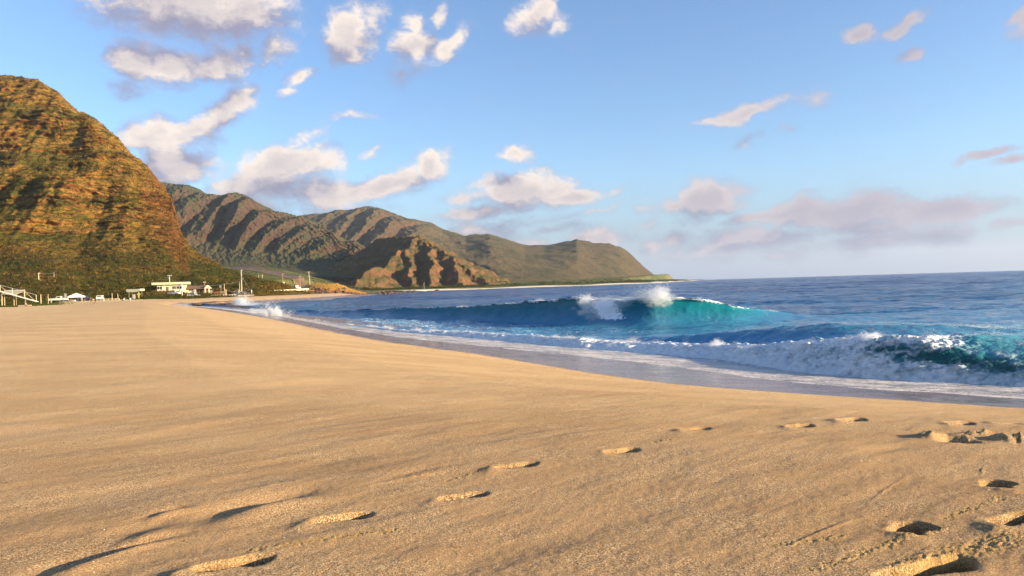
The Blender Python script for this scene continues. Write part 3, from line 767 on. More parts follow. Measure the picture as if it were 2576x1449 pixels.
def tets(P, size):
    """one small tetrahedron per point"""
    n = len(P)
    base = np.array([[1, 1, 1], [1, -1, -1], [-1, 1, -1], [-1, -1, 1]], float) / 1.7
    q = rs.normal(size=(n, 4)); q /= np.linalg.norm(q, axis=1)[:, None]
    w, x, y, z = q.T
    Rm = np.stack([np.stack([1 - 2 * (y * y + z * z), 2 * (x * y - z * w), 2 * (x * z + y * w)], -1),
                   np.stack([2 * (x * y + z * w), 1 - 2 * (x * x + z * z), 2 * (y * z - x * w)], -1),
                   np.stack([2 * (x * z - y * w), 2 * (y * z + x * w), 1 - 2 * (x * x + y * y)], -1)], 1)
    Vv = np.einsum('nij,kj->nki', Rm, base) * np.asarray(size)[:, None, None] + P[:, None, :]
    f = np.array([[0, 1, 2], [0, 3, 1], [0, 2, 3], [1, 3, 2]])
    F = (np.arange(n)[:, None, None] * 4 + f[None]).reshape(-1, 3)
    return Vv.reshape(-1, 3), F


def plume(dx, dy, y, w, h, n, size, lean=0.2, up=1.0):
    """burst of droplets rising from a crest point: dense low core, fingers and outliers above"""
    x0, _, z0 = at_y(dx, dy, y)
    k = max(3, int(n / 220)); pts = []
    for j in range(k):   # jets
        a = rs.uniform(-1, 1); jx = x0 + a * w * .45; top = h * (1 - .6 * a * a) * rs.uniform(.5, 1.05)
        m = n // k
        t = rs.beta(1.1, 1.7, m)
        sp = .05 * w + .16 * w * t
        pts.append(np.stack([jx + rs.normal(size=m) * sp * .8 + lean * t * w + a * w * .25 * t, y + rs.normal(size=m) * sp * .8, z0 - .1 + t * top + rs.normal(size=m) * .05 * h], -1))
    P = np.concatenate(pts); return P, np.abs(rs.normal(size=len(P)) * .4 + .8) * size


def mat_foam():
    m, nt = newmat('foam')
    p = pos(nt); n = noise(nt, p, 9, 4, .6)
    c = mixc(nt, n, (.74, .78, .84), (.90, .90, .90))
    d = N(nt, 'ShaderNodeBsdfDiffuse', Color=c); t = N(nt, 'ShaderNodeBsdfTranslucent', Color=c)
    mx = nt.nodes.new('ShaderNodeMixShader'); mx.inputs[0].default_value = .4
    nt.links.new(d.outputs[0], mx.inputs[1]); nt.links.new(t.outputs[0], mx.inputs[2])
    finish(nt, mx.outputs[0]); return m


FOAM = mat_foam()


def crest_line(da, db, n, spread, up, size, key='C1', jit=.15, gate=0.0, seed=1):
    us = np.linspace(U(da), U(db), 4000)
    g_ = fbm(us * 60, us * 0, 4, seed)
    wgt = np.clip(g_ - gate, 0, None) ** 1.2 + 1e-6
    u = rs.choice(us, n, p=wgt / wgt.sum())
    y = np.interp(u, SEA['us'], SEA['y' + key]); z = np.interp(u, SEA['us'], SEA['z' + key])
    e = rs.exponential(1, n)
    P = np.stack([u * y + rs.normal(size=n) * jit, y + rs.normal(size=n) * spread, z + e * up * (.4 + 2.0 * np.clip(np.interp(u, us, g_), 0, 1)) - .03], -1)
    return P, rs.uniform(.5, 1.3, n) * size


def lump_mesh(c, r):
    a = np.linspace(0, 2 * np.pi, 13)[:-1]; e = np.linspace(-1.45, 1.45, 8)
    A, E_ = np.meshgrid(a, e); x, y, z = np.cos(A) * np.cos(E_), np.sin(A) * np.cos(E_), np.sin(E_)
    k = 1 + .9 * fbm(x * 1.6 + c[0] * 3, y * 1.6 + z * 2 + c[2] * 5, 3, 61)
    V = np.stack([x * k * r, y * k * r, z * k * r * 1.2], -1).reshape(-1, 3) + c
    i = np.arange(7)[:, None] * 12; j = np.arange(12)[None]; j1 = (j + 1) % 12
    q = np.stack([i + j, i + j1, i + 12 + j1, i + 12 + j], -1).reshape(-1, 4)
    return V, np.concatenate([q[:, [0, 1, 2]], q[:, [0, 2, 3]]])


def build_spray():
    yc = lambda dx, k='yC1': float(np.interp(U(dx), SEA['us'], SEA[k]))
    parts = [
        (plume(1655, 754, yc(1655), 3.3, 1.9, 3600, .017, -.05), 'burst of white spray above the turquoise wave crest', 'spray'),
        (plume(1475, 762, yc(1475), 1.3, 1.0, 1500, .016, .2), 'small white spray tuft at the left shoulder of the turquoise wave', 'spray'),
        (plume(2198, 850, yc(2198, 'yF1'), 1.1, .42, 1800, .010), 'white splash tossed up from the shore break crest', 'spray'),
        (plume(2345, 853, yc(2345, 'yF1') + .3, 1.0, .30, 900, .008), 'droplets thrown off the shore break beside its tallest crest', 'spray'),
        (plume(2452, 856, yc(2452, 'yF1') + .2, .6, .36, 700, .008), 'thin scattered droplets near the end of the shore break', 'spray'),
        (plume(1803, 868, yc(1803, 'yF1'), .5, .45, 900, .010), 'small round splash standing alone on the foam line', 'spray'),
        (plume(1570, 866, yc(1570, 'yF1'), 1.6, .55, 1600, .012), 'spiky splash on the low foam line before the big wave', 'spray'),
        (plume(1475, 860, yc(1475, 'yF1'), 1.0, .40, 900, .012), 'small splash on the foam line left of the spiky splash', 'spray'),
        (plume(1075, 838, yc(1075, 'yF1'), 1.4, .40, 900, .015), 'low tuft of froth on the distant foam line', 'spray'),
        (plume(688, 804, 90, 3.2, 3.2, 2200, .030, 0), 'droplets flung up by the tall splash at the beach', 'spray'),
        (plume(607, 768, 205, 5, 5.0, 1200, .06, 0), 'droplets flung up over the dark reef in the bay', 'spray'),
    ]
    for (P, s_), lab, cat in parts:
        V, F = tets(P, s_)
        np_mesh('spray', V, F, FOAM, smooth=False, kind='stuff', label=lab)
    Ps, Ss = [], []
    for a in (crest_line(1250, 1800, 4200, .10, .05, .015, 'C1', .10, -.1, 3), crest_line(1080, 1960, 1200, .10, .03, .015, 'C1', .10, .1, 4),
              crest_line(1620, 2700, 2400, .18, .05, .009, 'F1', .08, 0., 6), crest_line(1000, 1700, 4200, .25, .05, .013, 'F1', .1, 0., 7),
              crest_line(760, 1050, 1600, .3, .06, .022, 'F1', .1, 0., 8), crest_line(2250, 2700, 900, .4, .02, .014, 'C2', .1, .1, 9)):
        Ps.append(a[0]); Ss.append(a[1])
    V, F = tets(np.concatenate(Ps), np.concatenate(Ss))
    np_mesh('foam', V, F, FOAM, smooth=False, kind='stuff', label='flecks of white foam along the wave crests')


build_spray()


def mat_mist(dens):
    m, nt = newmat('mist')
    tc = nt.nodes.new('ShaderNodeTexCoord').outputs['Object']; oi = nt.nodes.new('ShaderNodeObjectInfo').outputs['Random']
    ln = N(nt, 'ShaderNodeVectorMath', _operation='LENGTH', i0=tc).outputs['Value']
    off = N(nt, 'ShaderNodeCombineXYZ', X=M_(nt, 'MULTIPLY', oi, 50.0), Y=oi, Z=0.0).outputs[0]
    n = noise(nt, vmath(nt, 'ADD', tc, off), 2.8, 6, .70)
    f = M_(nt, 'SUBTRACT', 1.0, ln)
    z = N(nt, 'ShaderNodeSeparateXYZ', Vector=tc).outputs[2]
    v = M_(nt, 'ADD', M_(nt, 'MULTIPLY', f, 1.15), M_(nt, 'ADD', M_(nt, 'MULTIPLY', M_(nt, 'SUBTRACT', n, .5), 3.4), M_(nt, 'MULTIPLY', z, -.25)))
    v = M_(nt, 'MULTIPLY', sstep(nt, v, .22, .75), sstep(nt, f, 0.0, .15))
    pv = N(nt, 'ShaderNodeVolumePrincipled', Color=(.97, .98, 1, 1), Density=M_(nt, 'MULTIPLY', v, dens), Anisotropy=.25)
    o = nt.nodes.new('ShaderNodeOutputMaterial'); nt.links.new(pv.outputs[0], o.inputs[1]); return m


MISTS = {k: mat_mist(d_) for k, d_ in ((1.2, .55), (3.0, 1.6), (7.0, 3.2))}
bm_ = bmesh.new(); bmesh.ops.create_icosphere(bm_, subdivisions=2, radius=1.02); MIST_ME = {}
for k_, m_ in MISTS.items():
    me_ = bpy.data.meshes.new('mist'); bm_.to_mesh(me_); me_.materials.append(m_); MIST_ME[k_] = me_
bm_.free()


def mist(dx, dy, y, r, dens, label, rz=0):
    o = bpy.data.objects.new('mist', MIST_ME[dens]); C.objects.link(o); o.location = at_y(dx, dy, y); o.scale = r; o.rotation_euler = (0, 0, R(rz))
    return tag(o, label, kind='stuff')


_y = lambda dx, k='yC1': float(np.interp(U(dx), SEA['us'], SEA[k]))
mist(1655, 743, _y(1655), (1.7, .9, 1.15), 3.0, 'soft white core of the spray burst on the turquoise wave')
mist(1600, 751, _y(1600), (1.8, .7, .4), 1.2, 'thin spray veil beside the spray burst')
mist(1475, 757, _y(1475) - .3, (1.0, .8, .85), 3.0, 'soft white core of the spray tuft at the wave shoulder')
mist(1508, 772, _y(1508) - 1.5, (2.5, 1.0, 1.25), 1.2, 'mist falling in front of the broken part of the turquoise wave')
mist(1552, 762, _y(1552) - .6, (2.6, .9, .9), 1.2, 'mist blown along the turquoise wave crest')
mist(686, 794, 90, (1.9, 1.4, 1.9), 7.0, 'dense white body of the tall splash at the beach')
mist(672, 799, 92, (2.4, 1.6, 1.3), 3.0, 'white spray at the foot of the tall splash')
mist(652, 792, 105, (3.2, 1.5, 1.4), 3.0, 'pale sandy surge left of the tall splash')
mist(607, 762, 205, (3.0, 2.2, 2.7), 3.0, 'white spray plume over the reef')
mist(625, 768, 200, (5.5, 2.5, 1.4), 1.2, 'low spray spreading from the reef plume')
for i_, (dx_, dy_, rx_, rz_, dn_) in enumerate([(1640, 874, 1.1, .28, 3.0), (1570, 868, 1.2, .40, 3.0), (1803, 868, .45, .40, 7.0), (1900, 880, 1.5, .42, 1.2), (2040, 878, 1.4, .50, 1.2), (2195, 853, .65, .42, 7.0), (2150, 872, 1.3, .55, 1.2), (2290, 875, 1.2, .50, 1.2), (2360, 868, .8, .42, 3.0), (2450, 880, 1.2, .60, 1.2), (2560, 880, 1.3, .65, 1.2)]):
    mist(dx_, dy_, _y(dx_, 'yF1') - .15, (rx_, .45, rz_), dn_, 'veil of spray %s over the shore break' % ['first from the left', 'at the spiky splash', 'at the lone round splash', 'left of the middle', 'near the middle', 'at the tallest crest tip', 'just left of the tallest crest', 'just right of the tallest crest', 'at the dark hollow', 'right of the dark hollow', 'at the picture edge', 'low at the foot, right', 'low at the foot, left'][i_], 20)

# ------------------------------------------------------------------ land behind the beach
def ground_raw(x, y):
    u = x / np.maximum(y, 1)
    a = np.interp(y, [100, 260, 300, 500, 700, 900, 1500, 2200, 3000], [2.3, 2.65, 3.0, 5.5, 17, 33, 58, 110, 140])
    b = np.interp(y, [100, 300, 450, 700, 900, 1500, 3000, 4000], [2.2, 2.6, 2.2, 2.6, 3.2, 9, 30, 40])
    w = ss(u, -.36, -.17)
    z = a * (1 - w) + b * w
    z = z + .35 * fbm(x * .03, y * .03, 3, 101) * ss(y, 150, 320) + 2.5 * fbm(x * .004, y * .004, 3, 102) * ss(y, 500, 1200)
    sd = sdist(x, y, LAND)
    cap = np.interp(sd, [-60, -5, 0, 12, 40, 90, 200], [-8, -1, -.1, 1.6, 3.0, 8, 300])
    return np.minimum(z, cap)


def ground_full(x, y):
    z = ground_raw(x, y)
    sv = sdist(x, y, VEG)
    lo = sand_base(x, y)
    near = y < 560
    return np.where(near & (sv < 0), lo - .8, np.where(near, lo * (1 - ss(sv, 8, 45)) + z * ss(sv, 8, 45) + .22 * ss(sv, 0, 2.5) - .1, z))


def gz(x, y):
    return float(ground_full(np.array([float(x)]), np.array([float(y)]))[0])


def mat_land(name, grass, dry, rock, dark, s=1.0, rock_lo=.55, rock_hi=.82, streak=(1, 1, 1), bdist=2.0, patch=.5, redrock=None):
    """hill slope: dry grass, green shrub patches, bare rock where it is steep"""
    m, nt = newmat(name)
    p = pos(nt); g = nt.nodes.new('ShaderNodeNewGeometry')
    nz = N(nt, 'ShaderNodeSeparateXYZ', Vector=g.outputs['Normal']).outputs[2]
    ps = vmath(nt, 'MULTIPLY', p, tuple(k * s for k in streak))
    big = noise(nt, ps, .012, 5, .6); mid = noise(nt, ps, .07, 6, .65, .4); fine = noise(nt, ps, .32, 6, .75, .5); vf = noise(nt, ps, 1.1, 4, .75)
    c = mixc(nt, sstep(nt, M_(nt, 'ADD', M_(nt, 'MULTIPLY', big, .5), M_(nt, 'MULTIPLY', mid, .5)), patch - .06, patch + .06), dry, grass)
    c = mixc(nt, M_(nt, 'MULTIPLY', sstep(nt, fine, .52, .66), .75), c, dark)
    c = mixc(nt, M_(nt, 'MULTIPLY', sstep(nt, vf, .50, .68), .55), c, tuple(k * 1.5 for k in dry))
    rk = mixc(nt, sstep(nt, mid, .4, .6), rock, redrock or tuple(k * .6 for k in rock))
    rk = mixc(nt, M_(nt, 'MULTIPLY', sstep(nt, fine, .5, .62), .6), rk, tuple(k * .35 for k in rock))
    steep = M_(nt, 'SUBTRACT', 1.0, sstep(nt, M_(nt, 'ADD', nz, M_(nt, 'MULTIPLY', M_(nt, 'SUBTRACT', mid, .5), .7)), rock_lo, rock_hi))
    c = mixc(nt, steep, c, rk)
    if name.startswith('near'):
        nl = noise(nt, vmath(nt, 'MULTIPLY', p, (.055, .055, .42)), 1.0, 6, .68, .6)
        zz = sstep(nt, N(nt, 'ShaderNodeSeparateXYZ', Vector=p).outputs[2], 22.0, 48.0)
        c = mixc(nt, zz, mixc(nt, 1.0, c, (.55, .60, .60), 'MULTIPLY'), c)
        c = mixc(nt, M_(nt, 'MULTIPLY', sstep(nt, nl, .50, .60), M_(nt, 'MULTIPLY', zz, .75)), c, tuple(k * 1.35 for k in dry))
        c = mixc(nt, M_(nt, 'MULTIPLY', sstep(nt, nl, .47, .38), M_(nt, 'MULTIPLY', zz, .80)), c, (.052, .034, .012))
        c = mixc(nt, M_(nt, 'MULTIPLY', sstep(nt, M_(nt, 'ADD', M_(nt, 'MULTIPLY', big, .6), M_(nt, 'MULTIPLY', mid, .4)), .50, .56), .75), c, mixc(nt, fine, (.030, .034, .008), (.095, .092, .018)))
        cr = attr(nt, 'crag'); c = mixc(nt, sstep(nt, M_(nt, 'ADD', cr, M_(nt, 'MULTIPLY', M_(nt, 'SUBTRACT', M_(nt, 'ADD', M_(nt, 'MULTIPLY', mid, .6), M_(nt, 'MULTIPLY', big, .4)), .5), 3.6)), .42, .90, 0, .75), c, mixc(nt, sstep(nt, fine, .42, .6), redrock, tuple(k * .3 for k in redrock)))
    h = M_(nt, 'ADD', M_(nt, 'MULTIPLY', fine, 1.0), M_(nt, 'ADD', M_(nt, 'MULTIPLY', vf, .35), M_(nt, 'MULTIPLY', mid, 1.2)))
    b = bump(nt, h, bdist, .9)
    pr = N(nt, 'ShaderNodeBsdfPrincipled', Base_Color=c, Roughness=.95, Normal=b)
    pr.inputs['Specular IOR Level'].default_value = .1
    finish(nt, pr.outputs[0]); return m


LOWLAND = mat_land('lowland_scrub', (.042, .044, .011), (.080, .055, .015), (.16, .10, .05), (.035, .035, .014), s=3.0, rock_lo=.2, rock_hi=.4, bdist=.6, patch=.47)
VALLEY = mat_land('valley_grass', (.055, .080, .022), (.150, .135, .045), (.13, .09, .06), (.030, .042, .014), s=.8, rock_lo=.2, rock_hi=.4, bdist=1.5, patch=.50)
NEARHILL = mat_land('near_hill_slope', (.066, .064, .009), (.225, .125, .025), (.19, .085, .026), (.026, .024, .006), s=1.0, rock_lo=.40, rock_hi=.54, streak=(.45, .45, 2.6), bdist=2.2, patch=.49, redrock=(.24, .085, .026))
RIDGE = mat_land('ridge_slope', (.060, .075, .030), (.100, .082, .040), (.110, .066, .046), (.022, .024, .014), s=.55, rock_lo=.55, rock_hi=.80, bdist=7, patch=.48)
FAR = mat_land('far_ridge_slope', (.062, .066, .030), (.135, .100, .050), (.135, .080, .050), (.035, .033, .020), s=.60, rock_lo=.58, rock_hi=.86, bdist=9, patch=.52)
CONE = mat_land('pyramid_hill_slope', (.080, .070, .026), (.20, .115, .045), (.20, .098, .050), (.05, .042, .02), s=.9, rock_lo=.60, rock_hi=.80, bdist=3, patch=.46)
POINT = mat_land('point_slope', (.12, .10, .022), (.36, .20, .045), (.25, .095, .04), (.08, .045, .018), s=3.2, rock_lo=.66, rock_hi=.88, bdist=.8, patch=.58, redrock=(.12, .035, .02))


def build_ground():
    us = np.concatenate([np.linspace(-2.0, -.80, 40), np.linspace(-.79, -.10, 420), np.linspace(-.09, .30, 130)])
    ys = np.concatenate([np.linspace(120, 480, 150), np.geomspace(484, 4200, 170)])
    Y, X = np.meshgrid(ys, us, indexing='ij'); X = X * Y
    Z = ground_full(X, Y)
    F = grid_faces(len(ys), len(us)); sv = sdist(X, Y, VEG).ravel(); sl = sdist(X, Y, LAND).ravel()
    keep = (sv > -8) & (sl > -60)
    F = F[keep[F].any(1)]
    cy = Y.ravel()[F].mean(1); o = np_mesh('ground', np.stack([X, Y, Z], -1).reshape(-1, 3), F, [LOWLAND, VALLEY], kind='structure', label='scrubby green coastal flat and valley floor behind the beach')
    o.data.polygons.foreach_set('material_index', (cy > 470).astype(np.int32)); o.data.update()


build_ground()


def column_hill(name, pts, nc, nr, prof, disp, mat, label, nb=30, rough=1.5, back=.35, kind='structure', crag=None):
    """pts: (picture x, silhouette y, ridge depth, base depth, base height). Surface from the base up to the ridge and down the back."""
    a = np.array([(U(p[0], p[1]), *at_y(p[0], p[1], p[2])[2:], p[2], p[3], p[4]) for p in pts])
    us = np.linspace(a[0, 0], a[-1, 0], nc)
    zr, dr, db, zb = [smooth1(np.interp(us, a[:, 0], a[:, k]), 2 if k == 1 else 9) for k in (1, 2, 3, 4)]
    zn = rough * dr / 1000 * fbm(us * 90, us * 0, 4, 5)
    ts = np.linspace(0, 1, nr); tb = np.linspace(0, 1, nb + 1)[1:]
    T = ts[:, None] * np.ones(nc)
    Y = db + (dr - db) * T; Z = zb + (zr - zb) * prof(T, us[None, :] * np.ones(T.shape))
    UU = us[None, :] * np.ones(T.shape)
    dy, dz = disp(T, UU * Y, Y, Z, (zr - zb)[None, :] * np.ones(T.shape), UU)
    Y = Y - dy; Z = Z + dz + zn[None, :] * ss(T, .88, 1)
    TB = tb[:, None] * np.ones(nc); H = (zr - zb)[None, :]
    YB = Y[-1] + H * TB * 1.8 + 2 * TB; ZB = Z[-1] - H * (TB ** 1.3) * .98 + back * fbm(UU[:nb] * dr * .02, YB * .02, 3, 8) * H * .1 * np.sin(np.pi * TB)
    YY = np.vstack([Y, YB]); ZZ = np.vstack([Z, ZB]); X = us[None, :] * YY
    # skirt row below the ground
    YY = np.vstack([YY[:1] - .5, YY]); ZZ = np.vstack([ZZ[:1] - 6, ZZ]); X = np.vstack([X[:1], X])
    o = np_mesh(name, np.stack([X, YY, ZZ], -1).reshape(-1, 3), grid_faces(*YY.shape), mat, kind=kind, label=label, attrs=({'crag': crag(YY, ZZ, us)} if crag else None))
    return dict(X=X[1:nr + 1], Y=YY[1:nr + 1], Z=ZZ[1:nr + 1], us=us, T=T, obj=o)


def prof_near(T, U_):
    return np.interp(T, [0, .16, .34, .44, .60, .80, .92, 1], [0, .055, .13, .22, .43, .72, .90, 1])


def disp_near(T, X, Y, Z, H, U_):
    s = np.sin(np.pi * np.clip(T, 0, 1)) ** .6
    k = H / 200
    big = fbm(X * .008 + T * 1.2, Y * .004 + Z * .006, 3, 41) * 46 * k * s
    gul = ridged(X * .022 + T * 2.6, T * 1.0, 3, 42) * 17 * k * s * ss(T, .3, .55)
    sm = fbm(X * .10, Z * .13 + Y * .05, 4, 43) * 3.2
    # outcropping lava layers, roughly level, broken along their length
    zz = Z + 5 * fbm(X * .012, Y * .012, 3, 44)
    lay = (zz / 6.5) % 1.0; led = np.clip(np.minimum(lay / .25, (1 - lay) / .6), 0, 1)
    brk = ss(fbm(X * .05, zz * .09, 3, 45), -.12, .30)
    led2 = ((zz / 2.3) % 1.0); led2 = np.clip(np.minimum(led2 / .3, (1 - led2) / .6), 0, 1)
    amt = ss(T + .10 * fbm(X * .012, Y * .01, 3, 49), .33, .55) * (1 - .4 * ss(T, .9, 1))
    return big + gul + sm * amt + (led * 5.0 * brk + led2 * 1.8 * ss(fbm(X * .09, zz * .2, 2, 46), -.2, .2)) * amt, 1.0 * fbm(X * .12, Y * .12, 3, 47) * (.4 + ss(T, 0, .3)) + .9 * fbm(X * .35, Y * .35 + Z * .2, 2, 48)


NH = column_hill('near_hill', [(-1000, 330, 900, 330, 2.5), (-600, 230, 860, 320, 2.5), (-300, 196, 790, 300, 2.5), (-100, 187, 760, 290, 2.5), (0, 189, 740, 285, 2.5), (45, 192, 735, 285, 2.5), (100, 203, 725, 290, 2.6),
    (140, 226, 712, 292, 2.7), (170, 256, 700, 295, 2.7), (192, 278, 690, 298, 2.7), (225, 291, 680, 300, 2.8), (262, 316, 670, 300, 2.8), (300, 351, 655, 300, 2.8), (335, 390, 640, 300, 2.8), (372, 422, 628, 300, 2.8),
    (410, 466, 615, 300, 2.8), (430, 492, 608, 300, 2.8), (445, 545, 600, 302, 2.8), (455, 585, 590, 306, 2.9), (480, 624, 575, 312, 3), (512, 646, 560, 320, 3.1), (560, 672, 540, 330, 3.2), (612, 693, 520, 345, 3.2), (680, 706, 500, 360, 3.2), (735, 722, 480, 372, 3.2), (775, 738, 470, 385, 2.6)],
    620, 360, prof_near, disp_near, NEARHILL, 'steep ochre and green hill rising straight from the beach flat', rough=2.2,
    crag=lambda YY, ZZ, us: (ss(us, U(300), U(430)) * (1 - ss(us, U(468), U(486))))[None, :] * ss(ZZ / np.maximum(ZZ.max(0)[None, :], 1), .22, .40) * (1 - ss(ZZ, 150, 175)))


def prof_ridge(T, U_):
    return np.interp(T, [0, .15, .33, .45, .70, 1], [0, .09, .24, .38, .70, 1])


def flutes(amp, freq, slant, seed, apron=.30):
    def f(T, X, Y, Z, H, U_):
        ph = U_ * freq + slant * (1 - T) + .55 * fbm(U_ * freq * .35, T * 1.6, 3, seed)
        tri = np.abs((ph % 1.0) - .5) * 2
        tri = tri ** .8
        irr = .55 + .75 * np.clip(fbm(U_ * freq * .5, T * .5, 2, seed + 1) + .4, 0, 1.2)
        sec = ridged(U_ * freq * 2.6 + slant * 2.6 * (1 - T), T * 2.2, 3, seed + 2)
        env = ss(T, apron - .12, apron + .16) * (1 - .80 * ss(T, .86, 1.0))
        d = env * amp * (tri * irr + .30 * sec) + amp * .20 * fbm(U_ * freq * 4, T * 26, 4, seed + 3) * ss(T, .25, .55)
        return d, amp * .05 * fbm(U_ * freq * 5, T * 34, 3, seed + 4) * ss(T, .05, .3) * (1 - ss(T, .97, 1))
    return f


# further ridge behind, with the headland at its seaward end
FH = column_hill('far_ridge', [(560, 560, 3500, 1700, 45), (700, 548, 3500, 1700, 45), (768, 541, 3450, 1700, 45), (850, 531, 3400, 1700, 40), (905, 524, 3380, 1700, 30), (932, 519, 3380, 1700, 30), (962, 527, 3350, 1680, 25), (1010, 545, 3300, 1640, 20), (1080, 559, 3250, 1600, 12), (1112, 576, 3200, 1560, 8), (1170, 592, 3100, 1450, 5),
    (1230, 587, 3050, 1420, 4), (1262, 598, 3000, 1420, 4), (1320, 616, 2950, 1480, 4), (1370, 617, 2900, 1560, 4), (1410, 610, 2880, 1640, 4), (1450, 601, 2860, 1740, 4), (1492, 610, 2840, 1840, 4), (1530, 612, 2820, 1940, 4), (1560, 620, 2800, 2020, 4), (1592, 643, 2790, 2120, 4), (1618, 668, 2790, 2220, 4), (1640, 688, 2800, 2320, 4), (1665, 700, 2820, 2450, 3), (1700, 706.5, 2840, 2560, 2), (1725, 708, 2850, 2640, 1)],
    760, 190, lambda T, U_: np.interp(T, [0, .12, .3, .6, .85, 1], [0, .05, .22, .58, .86, 1]),
    (lambda f1, f2: (lambda T, X, Y, Z, H, U_: tuple((1 - ss(U_, -.16, -.08)) * a + ss(U_, -.16, -.08) * b * np.clip(H / 260, 0, 1) for a, b in zip(f1(T, X, Y, Z, H, U_), f2(T, X, Y, Z, H, U_)))))(
        flutes(120, 26, 2.8, 61, .34), (lambda T, X, Y, Z, H, U_: (75 * ridged(X * .0052 + T * 2.6, T * 1.5 - X * .0015, 4, 75) * ss(T, .08, .3) * (1 - ss(T, .62, .97)) + 16 * fbm(X * .02, Z * .05, 4, 76) + 12 * np.clip(fbm(X * .008, Z * .035, 3, 77), 0, 1) , 5 * fbm(X * .02, Y * .02, 3, 78) * (1 - ss(T, .95, 1))))), FAR, 'long fluted far ridge falling to a rounded headland in the sea', rough=1.6)

RH = column_hill('fluted_ridge', [(250, 470, 2500, 1250, 30), (380, 458, 2450, 1250, 30), (416, 460, 2440, 1250, 30), (475, 469, 2420, 1250, 30), (497, 474, 2410, 1250, 32), (520, 489, 2400, 1250, 32), (545, 494, 2400, 1250, 32), (562, 489, 2390, 1250, 32), (600, 486, 2380, 1250, 32), (625, 496, 2360, 1240, 32), (652, 513, 2340, 1230, 30), (692, 531, 2310, 1220, 30), (735, 541, 2280, 1200, 30), (782, 554, 2250, 1190, 28), (812, 567, 2220, 1180, 26), (835, 585, 2180, 1170, 25), (862, 602, 2140, 1160, 24),
    (893, 607, 2100, 1150, 22), (915, 622, 2060, 1150, 18), (945, 645, 2000, 1160, 14), (985, 668, 1900, 1180, 10), (1030, 690, 1800, 1200, 8), (1070, 705, 1700, 1220, 5)],
    760, 220, prof_ridge, flutes(92, 30, 3.4, 51, .36), RIDGE, 'dark fluted mountain ridge with deep slanting gullies', rough=2.0)


def build_cone():
    def P(dx, dy, y): x, _, z = at_y(dx, dy, y); return (x, y, z)
    ridges = [[P(1050, 594, 1260), P(1018, 628, 1190), P(990, 652, 1130), P(962, 678, 1085), P(940, 675, 1050), P(918, 690, 1010), P(896, 718, 965)],
              [P(1050, 594, 1260), P(1010, 597, 1320), P(960, 601, 1420), P(925, 625, 1520), P(890, 650, 1600)],
              [P(1050, 594, 1260), P(1078, 612, 1230), P(1110, 632, 1190), P(1140, 650, 1150), P(1170, 672, 1120), P(1200, 693, 1095), P(1226, 714, 1070)],
              [P(1078, 612, 1230), P(1082, 650, 1130), P(1085, 690, 1050), P(1090, 715, 1010)],
              [P(1140, 650, 1150), P(1150, 690, 1060), P(1165, 716, 1030)],
              [P(1018, 628, 1190), P(1030, 680, 1080), P(1035, 712, 1020)]]
    xs = np.linspace(-360, 20, 330); ys = np.linspace(925, 1720, 360)
    Y, X = np.meshgrid(ys, xs, indexing='ij')
    wx = X + 10 * fbm(X * .02, Y * .02, 3, 81); wy = Y + 10 * fbm(X * .02, Y * .02, 3, 82)
    best = np.full(X.shape, -50.0)
    for ri, rd in enumerate(ridges):
        k = .62 if ri < 3 else .80
        for (ax, ay, az), (bx, by, bz) in zip(rd, rd[1:]):
            ex, ey = bx - ax, by - ay
            t = np.clip(((wx - ax) * ex + (wy - ay) * ey) / (ex * ex + ey * ey), 0, 1)
            d = np.hypot(wx - ax - t * ex, wy - ay - t * ey)
            zz = az + (bz - az) * t
            h = zz - k * d + .00060 * d * d * (d < 400)
            best = np.maximum(best, h)
    cliff = ridged(X * .06 + Y * .03, Y * .014 - X * .01, 4, 83)
    best = best + 2.0 * fbm(X * .12, Y * .12, 3, 86) + 2.6 * cliff * ss(best, 14, 40) * (1 - ss(best, 55, 80)) + 1.5 * ridged(X * .09, Y * .03, 3, 87) + 3.0 * fbm(X * .06, Y * .06, 4, 84) + 1.2 * fbm(X * .2, Y * .2, 3, 85)
    base = ground_raw(X, Y)
    # benches of hard rock
    q = 17.0; b2 = best / q; fr_ = b2 - np.floor(b2); best = np.where(best > 12, best * .75 + .25 * q * (np.floor(b2) + ss(fr_, .25, .75)), best)
    Z = np.maximum(best, base - 3)
    Z = np.where(best > base - 2, base * .0 + best, base - 3)
    np_mesh('pyramid_hill', np.stack([X, Y, Z], -1).reshape(-1, 3), grid_faces(*X.shape), CONE, kind='structure', label='brown pyramid shaped hill with one side in dark shade')


build_cone()

# low rocky point that closes the beach
PT = column_hill('rocky_point', [(600, 752, 392, 384, 1.0), (640, 741, 402, 376, 1.2), (680, 733, 414, 380, 1.2), (720, 731, 420, 388, 1.2), (760, 724, 424, 394, 1.2), (785, 714, 428, 402, 1.0), (805, 712, 430, 404, .8), (830, 712, 432, 405, .4), (852, 716, 434, 408, .0), (880, 725, 436, 412, -.2), (905, 733, 440, 418, -.3), (935, 743, 442, 428, -.5)],
    300, 70, lambda T, U_: np.interp(T, [0, .3, .6, 1], [0, .30, .75, 1]),
    lambda T, X, Y, Z, H, U_: (2.2 * ridged(X * .35, Z * .6, 4, 91) * (1 - ss(T, .55, .95)) * np.clip(H / 5, .3, 1), .35 * fbm(X * .6, Y * .6, 3, 92)), POINT, 'low orange and brown rocky point closing the beach', rough=2.0)


